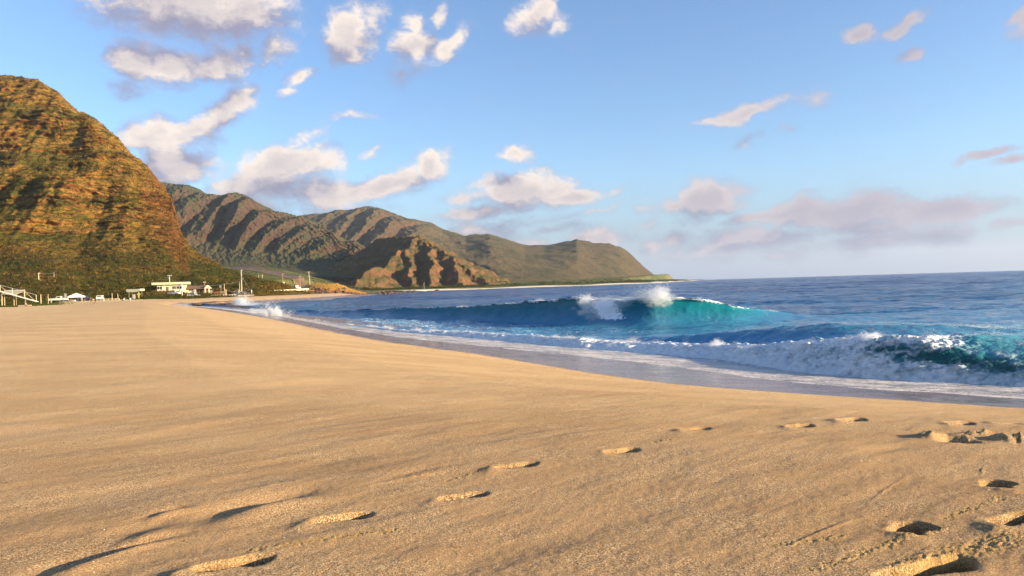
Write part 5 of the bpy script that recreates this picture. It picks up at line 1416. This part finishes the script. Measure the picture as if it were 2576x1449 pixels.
# ---- people
def person(dx, y, rz, label, pose, skin, top=None, bottom=None, hair=HAIR, group=None, h=1.68, off=(0, 0), carry=None):
    p = spot(dx, y) if y > 200 else Vector((U(dx, 755) * y, y, sand_z(U(dx, 755) * y, y)))
    p = p + Vector((off[0], off[1], 0))
    t = thing('person', label, 'person', p, rz, group); k = h / 1.7
    if pose == 'walk': J = {'pel': (0, 0, .92), 'sp': (0.01, 0, 1.15), 'ch': (.03, 0, 1.36), 'nk': (.04, 0, 1.47), 'hd': (.06, 0, 1.58), 'tp': (.06, 0, 1.68),
        'lh': (0, .09, .90), 'lk': (.20, .09, .50), 'la': (.30, .09, .08), 'lf': (.44, .09, .03), 'rh': (0, -.09, .90), 'rk': (-.02, -.09, .48), 'ra': (-.30, -.09, .13), 'rf': (-.20, -.09, .03),
        'ls': (.02, .19, 1.40), 'le': (-.10, .23, 1.14), 'lw': (-.04, .24, .90), 'lhn': (0, .24, .82), 'rs': (.02, -.19, 1.40), 're': (.04, -.25, 1.13), 'rw': (.22, -.24, .98), 'rhn': (.30, -.24, .96)}
    elif pose == 'stand': J = {'pel': (0, 0, .92), 'sp': (0, 0, 1.15), 'ch': (0, 0, 1.36), 'nk': (0, 0, 1.47), 'hd': (.02, 0, 1.58), 'tp': (.02, 0, 1.68),
        'lh': (0, .09, .90), 'lk': (.03, .11, .49), 'la': (0, .12, .08), 'lf': (.15, .13, .03), 'rh': (0, -.09, .90), 'rk': (.03, -.11, .49), 'ra': (0, -.12, .08), 'rf': (.15, -.13, .03),
        'ls': (0, .19, 1.40), 'le': (-.03, .25, 1.13), 'lw': (.05, .26, .88), 'lhn': (.08, .26, .80), 'rs': (0, -.19, 1.40), 're': (-.03, -.25, 1.13), 'rw': (.05, -.26, .88), 'rhn': (.08, -.26, .80)}
    else: J = {'pel': (0, 0, .16 if pose == 'recline' else .42), 'sp': (-.06, 0, .38 if pose == 'recline' else .65), 'ch': (-.14, 0, .58 if pose == 'recline' else .87), 'nk': (-.16, 0, .70 if pose == 'recline' else .98), 'hd': (-.13, 0, .82 if pose == 'recline' else 1.09), 'tp': (-.12, 0, .92 if pose == 'recline' else 1.19)}
    if pose in ('sit', 'recline'):
        b = 0 if pose == 'recline' else .26
        J.update({'lh': (.04, .09, .16 + b), 'lk': (.42, .12, .42 + b * .2), 'la': (.62, .12, .08), 'lf': (.76, .13, .04), 'rh': (.04, -.09, .16 + b), 'rk': (.44, -.12, .40 + b * .2), 'ra': (.58, -.12, .08), 'rf': (.72, -.13, .04),
                  'ls': (-.13, .19, J['ch'][2] + .03), 'le': (-.02, .25, J['ch'][2] - .2), 'lw': (.2, .18, J['ch'][2] - .24), 'lhn': (.28, .16, J['ch'][2] - .22), 'rs': (-.13, -.19, J['ch'][2] + .03), 're': (-.02, -.25, J['ch'][2] - .2), 'rw': (.2, -.18, J['ch'][2] - .24), 'rhn': (.28, -.16, J['ch'][2] - .22)})
    RAD = {'pel': (.15, .12), 'sp': (.125, .10), 'ch': (.155, .11), 'nk': (.055, .055), 'hd': (.10, .085), 'tp': (.07, .065), 'lh': (.085, .085), 'lk': (.058, .058), 'la': (.038, .038), 'lf': (.04, .025), 'ls': (.055, .055), 'le': (.040, .040), 'lw': (.027, .027), 'lhn': (.036, .022)}
    E = [('pel', 'sp'), ('sp', 'ch'), ('ch', 'nk'), ('nk', 'hd'), ('hd', 'tp')] + [(a, b) for s_ in 'lr' for a, b in (('pel', s_ + 'h'), (s_ + 'h', s_ + 'k'), (s_ + 'k', s_ + 'a'), (s_ + 'a', s_ + 'f'), ('ch', s_ + 's'), (s_ + 's', s_ + 'e'), (s_ + 'e', s_ + 'w'), (s_ + 'w', s_ + 'hn'))]
    keys = list(J); me = bpy.data.meshes.new('body'); me.from_pydata([tuple(c * k for c in J[q]) for q in keys], [(keys.index(a), keys.index(b)) for a, b in E], [])
    me.materials.append(skin); o = bpy.data.objects.new('body', me); C.objects.link(o); o.parent = t
    md = o.modifiers.new('skin', 'SKIN'); md.use_smooth_shade = True
    for i, q in enumerate(keys):
        rr = RAD.get(q) or RAD.get('l' + q[1:]); me.skin_vertices[0].data[i].radius = (rr[0] * k, rr[1] * k); me.skin_vertices[0].data[i].use_root = (q == 'pel')
    sm = o.modifiers.new('subsurf', 'SUBSURF'); sm.levels = 1; sm.render_levels = 1
    V = lambda q: Vector(J[q]) * k
    hv = V('hd') + Vector((-.02, 0, .05)) * k
    MB().tube(hv + Vector((0, 0, -.10)) * k, hv + Vector((0, 0, .02)) * k, .11 * k, .125 * k, 10).tube(hv + Vector((0, 0, .02)) * k, hv + Vector((.01, 0, .10)) * k, .125 * k, .05 * k, 10).build('hair', hair, t, smooth=True)
    if top: MB().tube(V('sp') + Vector((0, 0, .02)), V('ch') + Vector((0, 0, .05)), .155 * k, .19 * k, 12).build('top', top, t, smooth=True)
    if bottom:
        MB().tube(V('pel') + Vector((0, 0, -.07)), V('pel') + (V('sp') - V('pel')) * .5, .19 * k, .165 * k, 12).build('shorts', bottom, t, smooth=True)
    return t


person(89.5, 170, R(215), 'taller walker in swimwear on the open sand, striding away', 'walk', SKIN, None, RED, group='people on the beach', h=1.75)
person(94.5, 168, R(220), 'smaller dark haired walker beside the taller walker', 'walk', SKIN2, DCLOTH, DCLOTH, group='people on the beach', h=1.62)
# fix columns: the pair stands at picture column 232 and 240
for o_, dx in zip([o for o in C.objects if o.name.startswith('person')][:2], (231.5, 240.5)):
    y_ = o_.location.y; x_ = U(dx, 755) * y_; o_.location = (x_, y_, sand_z(x_, y_))


def beach_chair(dx, y, rz, label, mat, off=(0, 0)):
    p = spot(dx, y) + Vector((off[0], off[1], 0)); t = thing('beach_chair', label, 'chair', p, rz, 'folding beach chairs')
    MB().box((.05, 0, .30), (.5, .5, .04)).build('seat', mat, t); MB().box((-.3, 0, .62), (.05, .5, .66), ry=R(-22)).build('backrest', mat, t)
    for sx in (-.18, .26):
        for sy in (-.24, .24): MB().tube((sx, sy, 0), (sx, sy, .32), .018, .018, 6).build('leg', STEEL, t)
    return t


beach_chair(315, 236, R(-100), 'white folding chair at the left of the seated pair', LCLOTH, (-.6, 0)); beach_chair(322, 236, R(-80), 'white folding chair at the right of the seated pair', LCLOTH, (.6, 0))
person(315, 236, R(-100), 'person in a white shirt sitting at the left of the pair by the scrub', 'recline', SKIN, LCLOTH, DCLOTH, group='people on the beach', off=(-.6, -.1))
person(322, 236, R(-80), 'person in white leaning back at the right of the seated pair', 'recline', SKIN, LCLOTH, LCLOTH, group='people on the beach', off=(.6, -.1))
person(553, 292, R(200), 'tiny dark figure standing on the far beach below the pale pole', 'stand', SKIN2, DCLOTH, DCLOTH, group='people on the beach')
person(566, 298, R(160), 'tiny distant figure in red shorts on the far beach', 'stand', SKIN, None, RED, group='people on the beach')
person(729, 372, R(180), 'tiny figure beside the dark rocks at the far waterline', 'stand', SKIN2, DCLOTH, DCLOTH, group='people on the beach')

# ---- canopy with a seated party
p = spot(192, 252); p0 = p.copy()
t = thing('canopy_tent', 'white pop-up canopy with a peaked top on the beach edge', 'canopy', p, R(14))
W_ = 2.1; zt = top_h(190, 737, p)
c_ = MB(); e = zt - 1.15; c_.add([(-W_, -W_, e), (W_, -W_, e), (W_, W_, e), (-W_, W_, e), (0, 0, zt), (-W_, -W_, e - .35), (W_, -W_, e - .35), (W_, W_, e - .35), (-W_, W_, e - .35)],
                                [(0, 1, 4), (1, 2, 4), (2, 3, 4), (3, 0, 4), (0, 5, 6, 1), (1, 6, 7, 2), (2, 7, 8, 3), (3, 8, 5, 0)]).build('canopy', CANVAS, t)
for sx in (-1, 1):
    for sy in (-1, 1): MB().tube((sx * (W_ - .08), sy * (W_ - .08), -.1), (sx * (W_ - .08), sy * (W_ - .08), e), .03, .03, 6).build('leg', STEEL, t)
for i, (ox, oy, rz, pose, sk, tp, bt, lab) in enumerate([
    (-2.9, -1.2, -60, 'stand', SKIN2, LCLOTH, DCLOTH, 'person in a white top standing at the left edge of the canopy'), (-2.0, -.6, -80, 'sit', SKIN, DCLOTH, DCLOTH, 'seated person in black under the left side of the canopy'),
    (-1.0, -.9, -90, 'sit', SKIN2, PINK, DCLOTH, 'seated person in pink under the canopy'), (-.1, -.7, -100, 'sit', SKIN, RED, BLUE, 'seated person in a red shirt under the middle of the canopy'),
    (.9, -.9, -95, 'sit', SKIN2, BLUE, DCLOTH, 'seated person in a blue shirt under the canopy'), (1.8, -.6, -110, 'stand', SKIN, LCLOTH, BLUE, 'standing person in a white shirt under the right canopy leg'),
    (3.3, -.8, -120, 'sit', SKIN2, DCLOTH, RED, 'seated person in dark clothes just right of the canopy'), (-5.0, -1.4, -70, 'sit', SKIN, PINK, DCLOTH, 'person in pink sitting apart, left of the cream board'),
    (1.2, -5.5, -100, 'recline', SKIN, PINK, DCLOTH, 'person lying on the sand in front of the canopy')]):
    q = person(192, 252, R(rz), lab, pose, sk, tp, bt, group='beach party around the canopy', off=(ox, oy))
    if pose == 'sit':
        beach_chair(192, 252, R(rz), ['', 'dark folding chair on the left under the canopy', 'folding chair under the pink shirted person', 'folding chair under the red shirted person', 'folding chair under the blue shirted person', '', 'folding chair right of the canopy', 'folding chair standing apart left of the cream board', ''][i], DCLOTH, (ox, oy))
def cooler(dx, y, off, label, m):
    p = spot(dx, y) + Vector((off[0], off[1], 0)); t = MB().box((0, 0, .2), (.75, .42, .38)).build('cooler_box', m, bevel=.03, label=label, cat='cooler'); t.location = p
    MB().box((0, 0, .42), (.79, .46, .07)).build('lid', LCLOTH, t); MB().tube((-.3, -.25, .3), (.3, -.25, .3), .02, .02, 6).build('handle', STEEL, t)
cooler(192, 252, (2.4, -5.3), 'white cooler box on the sand beside the lying person', LCLOTH); cooler(192, 252, (.2, -2.6), 'blue cooler box at the front of the canopy', BLUE)

# ---- ramp with handrails at the left edge
def ramp():
    y = 160; pt = lambda dx, dy: Vector(at_y(dx, dy, y))
    S_ = 2576 / 3840
    f = lambda cx, cy: pt(cx / 8.05 * S_, (1040 + cy / 8.05) * S_)
    base = f(1100, 730); o = Vector((base.x, base.y, base.z))
    t = thing('beach_ramp', 'long white metal ramp with handrails sloping down to the sand', 'ramp', o)
    L = lambda v: v - o
    w = Vector((0, 1.1, 0))
    a0, a1 = L(f(-900, 185)), L(f(1100, 735))
    n = 26
    w = Vector((0, .6, 0))
    for side, nm in ((Vector((0, 0, 0)), 'side_beam'), (w, 'side_beam')): MB().tube(a0 + side, a1 + side, .10, .10, 8).build(nm, WHITE, t)
    for i in range(n):
        q = a0.lerp(a1, (i + .5) / n) + w * .5; MB().box(q, (.42, .5, .05), ry=math.atan2(-(a1 - a0).z, (a1 - a0).x)).build('plank', PALEWOOD, t)
    tops = [f(-900, 0), f(-400, 130), f(5, 235), f(370, 330), f(735, 425), f(1090, 530)]; bots = [f(-900, 185), f(-400, 322), f(5, 432), f(370, 532), f(735, 632), f(1100, 735)]
    for side in (Vector((0, 0, 0)),):
        for a, b in zip(tops, bots): MB().tube(L(b) + side, L(a) + side, .04, .04, 6).build('post', WHITE, t)
        for a, b in zip(tops, tops[1:]): MB().tube(L(a) + side, L(b) + side, .03, .03, 6).build('handrail', WHITE, t)
    for a, b in (((5, 260), (180, 400)), ((755, 430), (1050, 700)), ((380, 515), (735, 440))): MB().tube(L(f(*a)), L(f(*b)), .035, .035, 6).build('brace', PALEWOOD, t)
    for cx in (15, 85, 370, 735):
        q = L(f(cx, 440 + cx * .275)); gl = sand_z(q.x + o.x, q.y + o.y) - o.z - .4; MB().tube((q.x, q.y + .5, gl), (q.x, q.y + .5, q.z), .06, .06, 6).build('leg', PALEWOOD, t)
    # tarp shelter behind
    y = 168; g = lambda cx, cy: Vector(at_y(cx / 8.05 * S_, (1040 + cy / 8.05) * S_, y))
    A, B, Cc, D = g(130, 400), g(750, 382), g(680, 520), g(240, 510)
    o2 = Vector((g(430, 600).x, y, sand_z(g(430, 600).x, y)))
    t2 = thing('tarp_shelter', 'tan tarpaulin lean-to with a pale ridge bar behind the white ramp', 'shelter', o2)
    q = [A - o2, B - o2, Cc - o2 + Vector((0, -2.2, 0)), D - o2 + Vector((0, -2.2, 0))]
    MB().add(q + [v + Vector((0, .03, -.05)) for v in q], [(0, 1, 2, 3), (4, 7, 6, 5), (0, 4, 5, 1), (1, 5, 6, 2), (2, 6, 7, 3), (3, 7, 4, 0)]).build('tarp', TARP, t2)
    MB().tube(q[0], q[1], .07, .07, 8).build('ridge_bar', WHITE, t2)
    for v in q: MB().tube(v, (v.x, v.y, -.2), .035, .035, 6).build('pole', PALEWOOD, t2)


ramp()

# ---- barrier, tables, fences near the car park
p = spot(560, 318)
def rail_fence(dx0, dx1, y0, y1, n, h, label, mat=PALEWOOD):
    a, b = spot(dx0, y0), spot(dx1, y1); o = a.copy(); t = thing('rail_fence', label, 'fence', o)
    pts = []
    for i in range(n):
        x, y = a.x + (b.x - a.x) * i / (n - 1), a.y + (b.y - a.y) * i / (n - 1); pts.append(Vector((x, y, max(gz(x, y), sand_z(x, y)))) - o)
    for q in pts: MB().tube(q - Vector((0, 0, .3)), q + Vector((0, 0, h)), .12, .10, 6).build('post', mat, t)
    for q, r_ in zip(pts, pts[1:]): MB().tube(q + Vector((0, 0, h * .8)), r_ + Vector((0, 0, h * .8)), .08, .08, 6).build('rail', mat, t)


rail_fence(530, 592, 312, 322, 9, .8, 'low pale rail fence in front of the orange tables')
rail_fence(215, 300, 262, 268, 10, .55, 'low timber rail along the top of the sand right of the canopy')
def guard_rail():
    a, b = Vector(at_y(652, 735.5, 386)), Vector(at_y(776, 729.0, 404)); o = Vector((a.x, a.y, a.z - 1.0)); t = thing('guard_rail', 'long pale guard rail along the coast road above the rocks', 'guard rail', o)
    MB().add([a - o, b - o, b - o + Vector((0, 0, .75)), a - o + Vector((0, 0, .75)), a - o + Vector((0, .4, 0)), b - o + Vector((0, .4, 0)), b - o + Vector((0, .4, .75)), a - o + Vector((0, .4, .75))],
             [(0, 1, 2, 3), (4, 7, 6, 5), (0, 4, 5, 1), (3, 2, 6, 7), (0, 3, 7, 4), (1, 5, 6, 2)]).build('barrier', PALE, t)
    for i in range(14): q = (a - o).lerp(b - o, (i + .5) / 14); MB().box(q + Vector((0, .2, -1.2)), (.4, .3, 3.0)).build('post', PALE, t)
guard_rail()


def picnic_table(dx, y, label, mat):
    p = spot(dx, y); t = thing('picnic_table', label, 'table', p, R(-10), 'picnic tables by the fence')
    MB().box((0, 0, .78), (2.6, .9, .08)).build('tabletop', mat, t)
    for s_ in (-1, 1): MB().box((0, s_ * .8, .46), (2.6, .3, .06)).build('bench', mat, t)
    for x in (-.9, .9):
        for s_ in (-1, 1): MB().tube((x, s_ * .75, 0), (x, s_ * .2, .76), .06, .06, 6).build('leg', mat, t)
    MB().box((0, .1, 1.6), (3.2, .08, .9)).build('backboard', mat, t)


picnic_table(547, 326, 'orange brown picnic table with a board behind it', ORANGE); picnic_table(558, 328, 'pale picnic table right of the orange one', PALEWOOD)
sign_board(529, 336, 1.9, 1.6, 1.1, 'white box-like board right of the brown roofed building', WHITE, legs=2)
sign_board(555, 345, 1.0, 1.0, 3.3, 'small round-looking pale sign above the tables', CREAM)


# ---- rocks
def rock_mesh(seed, sub=2):
    bm = bmesh.new(); bmesh.ops.create_icosphere(bm, subdivisions=sub, radius=1); r = random.Random(seed)
    P = np.array([v.co[:] for v in bm.verts])
    d = 1 + .45 * fbm(P[:, 0] * 1.3 + seed * 3.1, P[:, 1] * 1.3 + P[:, 2] * 1.7, 3, seed)
    for v, k in zip(bm.verts, d): v.co *= k; v.co.z = max(v.co.z, -.45) if True else v.co.z
    me = bpy.data.meshes.new('rock'); bm.to_mesh(me); bm.free(); return me


ROCKM = simple('dark_rock', (.075, .05, .04), .85, .45, .9); REDROCK = simple('red_rock', (.20, .085, .045), .9, .4, .8); BROWNROCK = simple('brown_reef', (.17, .10, .055), .8, .4, 1.2)
RM = [rock_mesh(s_) for s_ in range(6)]
for i, me in enumerate(RM): me.materials.append((ROCKM, REDROCK, ROCKM, BROWNROCK, REDROCK, BROWNROCK)[i])


def rock(x, y, z, s_, k, label, group, name='rock'):
    o = bpy.data.objects.new(name, RM[k]); C.objects.link(o); o.location = (x, y, z); o.scale = s_; o.rotation_euler = (0, 0, random.uniform(0, 6.28)); return tag(o, label, 'rock', group)


rr = random.Random(4)
for i, (dx, y, w, h, k, lab) in enumerate([(505, 205, 4.5, .5, 3, 'flat brown reef slab nearest the tip of the sand'), (520, 212, 5, .55, 3, 'flat brown reef slab in the small bay, second from the sand tip'), (540, 218, 6, .6, 5, 'broad brown reef slab in the middle of the reef'), (562, 222, 5.5, .55, 3, 'brown reef slab right of the broad slab'), (580, 226, 4.5, .6, 5, 'brown reef slab at the foot of the white splash'), (594, 230, 3.0, .4, 0, 'dark outer reef slab touching the splash')]):
    x = U(dx, 762) * y; rock(x, y, .55 + h * .3, (w * .62, w * .5, h * 1.1), k, lab, 'reef slabs in the bay')
for i, (dx, y, w, h, lab) in enumerate([(716, 366, 3.5, .7, 'dark rock at the far waterline beside the tiny figure'), (726, 368, 2.6, .6, 'small dark rock right beside the tiny figure'), (766, 398, 2.5, .5, 'low dark rock at the foot of the point'),
                                        (42, 133, 0, 0, '')]):
    if w: x = U(dx, 746) * y; rock(x, y, .25, (w, w * .6, h), 0, lab, 'dark rocks at the far waterline')
# pile of dark boulders by the tallest pole
for i in range(9):
    dx = 602 + i * 2.6; y = 318 + rr.uniform(-2, 2); p = spot(dx, y); rock(p.x, p.y, p.z + .4 + (.7 if i in (3, 4) else 0), (1.3, 1.0, .9 + .2 * (i % 3)), (0, 2)[i % 2], ('%s dark boulder in the pile below the tallest pole' % ('leftmost','second','third','fourth, higher,','fifth, higher,','sixth','seventh','eighth','rightmost')[i]), 'boulder pile below the tallest pole')
p = spot(618, 312); lg = MB().tube((-3.2, 0, .35), (3.2, .5, .45), .32, .22, 10).build('driftwood_log', PALEWOOD, label='long bleached log in front of the dark boulder pile', cat='log'); lg.location = p
for (dx, dy, y, L_, lab) in ((67, 765, 150, 1.6, 'dark driftwood lump below the end of the ramp'), (60, 761, 152, 2.2, 'flat dark driftwood under the ramp end'), (170, 757, 235, 3.0, 'dark driftwood branch at the end of the green creeper')):
    x = U(dx, dy) * y; z = sand_z(x, y); o = MB().tube((-L_ / 2, 0, .12), (L_ / 2, .2, .25), .26, .16, 8).tube((0, 0, .2), (L_ * .2, -.3, .55), .12, .06, 6).build('driftwood', WOOD, label=lab, cat='driftwood'); o.location = (x, y, z)
# boulders at the foot of the point; the shoal beyond
BL = []
n = 900; rg_ = np.random.RandomState(3); dxs = rg_.uniform(690, 930, n)
pc = PT
ci = np.clip(np.searchsorted(pc['us'], [U(d) for d in dxs]), 0, len(pc['us']) - 1); tt = np.minimum(69, (np.abs(rg_.normal(0, .22, n)) * 69).astype(int))
P = np.stack([pc['X'][tt, ci], pc['Y'][tt, ci] - rg_.rand(n) * 3, np.maximum(pc['Z'][tt, ci], .1)], -1)
tetr = [np.array([[P_[a], P_[b], P_[c]] for a, b, c in F_]) for P_, F_ in [(lambda q: (q, [(0, 1, 2), (0, 2, 3), (0, 3, 4), (0, 4, 1), (5, 2, 1), (5, 3, 2), (5, 4, 3), (5, 1, 4)]))(np.array([[0, 0, .7], [1, .1, 0], [.1, .9, .1], [-.9, 0, 0], [0, -1, -.1], [0, 0, -.5]]) * (1 + .3 * np.random.RandomState(s_).rand(6, 3))) for s_ in range(5)]]
scatter('boulders', P, rg_.uniform(.35, 1.2, n), tetr, [ROCKM, REDROCK, REDROCK, ROCKM], 'tumbled red and black boulders along the foot of the rocky point', 5)
n = 160; yy = rg_.uniform(450, 640, n); P = np.stack([np.interp(yy, [450, 520, 640], [-85, -82, -86]) + rg_.normal(size=n) * 2.5, yy, rg_.rand(n) * .3], -1)
scatter('shoal_rocks', P, rg_.uniform(.7, 2.2, n), tetr, [ROCKM], 'black low shoal rocks trailing off the point', 6)
for dx, y, w, h, lab in ((1100, 720, 4.5, 1.5, 'black rock standing alone in the sea off the far beach'), (1046, 700, 6, .7, 'low black rock awash left of the lone rock'), (1030, 690, 5, .6, 'low black rock awash under the sailing boat')):
    rock(U(dx, 734) * y, y, .1, (w, w * .6, h), 0, lab, 'rocks awash off the far beach')

# ---- sailing boat
x = U(1067, 733) * 760; t = thing('sailing_boat', 'small white sailing boat with bare mast near the far beach', 'boat', (x, 760, 0), R(10)); t.scale = (.45,) * 3
hull = MB(); st = [(-5.5, 1.0, .9), (-3, 1.5, .95), (1, 1.5, 1.0), (4, .9, 1.15), (6, .05, 1.3)]; vs = []
for X_, w_, z_ in st: vs += [(X_, -w_, z_), (X_ * .93, -w_ * .6, -.3), (X_ * .93, w_ * .6, -.3), (X_, w_, z_)]
fs = [(i * 4 + a, i * 4 + b, i * 4 + 4 + b, i * 4 + 4 + a) for i in range(4) for a, b in ((0, 1), (1, 2), (2, 3), (3, 0))] + [(0, 3, 2, 1), (16, 17, 18, 19)]
hull.add(vs, fs).build('hull', WHITE, t); MB().box((-.5, 0, 1.35), (3.6, 1.7, .8)).build('cabin', WHITE, t, bevel=.1)
MB().tube((1, 0, 1), (1, 0, 21), .16, .11, 8).build('mast', WHITE, t); MB().tube((1, 0, 20.5), (-4.8, 0, 1.2), .12, .12, 6).build('backstay', WHITE, t); MB().tube((1, 0, 2.4), (-4.5, 0, 2.3), .12, .1, 6).build('boom', WHITE, t)


# ---- trees and bushes
def tree(dx, y, h, w, label, n=240, mats=(L_DARK, L_DARK, L_MID), seed=0):
    p = spot(dx, y); t = thing('tree', label, 'tree', p, 0, 'dark trees behind the beach buildings'); r = np.random.RandomState(seed)
    tr = MB().tube((0, 0, -.3), (.2, 0, h * .45), .28, .18, 8)
    for k in range(5): a = k * 1.26; tr.tube((.2, 0, h * .35), (math.cos(a) * w * .32, math.sin(a) * w * .3, h * .72), .13, .05, 6)
    tr.build('trunk', BARK, t)
    cen = r.normal(size=(9, 3)) * [w * .22, w * .2, h * .12] + [0, 0, h * .68]
    P = cen[r.randint(0, 9, n)] + r.normal(size=(n, 3)) * [w * .10, w * .10, h * .08]; P[:, 2] = np.maximum(P[:, 2], h * .2)
    o = scatter('crown', P, r.uniform(.4, .8, n), [leaf_clump(6, s_ + 60) for s_ in range(3)], list(mats), None, seed, kind=None); o.parent = t


for i, (dx, y, h, w, lab) in enumerate([(452, 350, 7.5, 9, 'dark tree behind the flat roofed building, left one'), (470, 352, 9.5, 11, 'tallest dark tree between the two buildings'), (490, 350, 9, 11, 'dark tree directly behind the brown roof'), (507, 352, 8, 9, 'dark tree behind the right end of the brown roof'), (536, 356, 5.5, 9, 'low dark tree above the orange picnic table'), (556, 358, 5, 8, 'low rounded dark tree behind the pale pole'), (592, 362, 4.5, 7, 'small dark tree left of the tallest pole')]):
    tree(dx, y, h, w, lab, 240, seed=i)


def bush(dx, y, h, w, label, mats=(L_DARK, L_MID, L_GREEN), seed=0):
    p = spot(dx, y); t = thing('bush', label, 'bush', p, 0, 'bushes along the top of the beach'); r = np.random.RandomState(seed + 30)
    st = MB()
    for k in range(6): a = k * 1.05; st.tube((0, 0, -.1), (math.cos(a) * w * .3, math.sin(a) * w * .3, h * .6), .05, .02, 5)
    st.build('stem', BARK, t)
    n = 160; d = r.normal(size=(n, 3)); d /= np.linalg.norm(d, axis=1)[:, None]; d[:, 2] = np.abs(d[:, 2]); P = d * (r.rand(n, 1) ** .4) * [w / 2, w / 2.4, h * .85]
    o = scatter('foliage', P, r.uniform(.3, .55, n), [leaf_clump(6, s_ + 70) for s_ in range(3)], list(mats), None, seed, kind=None); o.parent = t


for i, (dx, y, h, w, lab) in enumerate([(408, 290, 2.7, 7.5, 'big green bush left of the white pickup truck'), (424, 294, 2.3, 6, 'green bush touching the front of the white pickup truck'), (396, 282, 2.0, 6, 'low bush at the left end of the big green bush'), (508, 296, 2.4, 6.5, 'dark round bush right of the white van-like car'), (520, 300, 2.0, 6, 'dark bush beside the fence end'),
                                        (640, 352, 3.0, 9, 'broad yellowish bush right of the boulder pile'), (655, 358, 2.6, 8, 'yellowish bush next to the start of the rocks'), (372, 276, 1.3, 5, 'low rounded shrub right of the yellow sign'), (452, 290, 1.3, 5, 'low bush under the white bare pole'), (8, 168, 1.3, 5, 'low green bush at the foot of the ramp')]):
    bush(dx, y, h, w, lab, (L_MID, L_GREEN, L_RED) if 'yellowish' in lab else (L_DARK, L_MID, L_GREEN), i)

# ---- bits on the near sand
n = 240; rg_ = np.random.RandomState(12); u = rg_.uniform(-.7, .75, n); y = rg_.uniform(3.2, 16, n); x = u * y; ok = sdist(x, y, LAND) > .8; x, y = x[ok], y[ok]
sdd = sdist(x, y, LAND); zz = sand_base(x, y, sdd) + sand_detail(x, y, sdd)[0]
scatter('pebbles', np.c_[x, y, zz], rg_.uniform(.003, .008, len(x)), tetr, [ROCKM, PALE, ROCKM], 'tiny shell and pebble specks on the sand', 8)


# ------------------------------------------------------------------ haze
hz_m, hz_nt = newmat('sea_air')
HZV = N(hz_nt, 'ShaderNodeVolumePrincipled', Color=(.72, .82, 1.0, 1), Density=0.000036, Anisotropy=.2)
_o = hz_nt.nodes.new('ShaderNodeOutputMaterial'); hz_nt.links.new(HZV.outputs[0], _o.inputs[1])
MB().box((0, 6200, 207), (26000, 14000, 430)).build('haze', hz_m, kind='stuff', label='thin pale sea haze in the air over the bay')
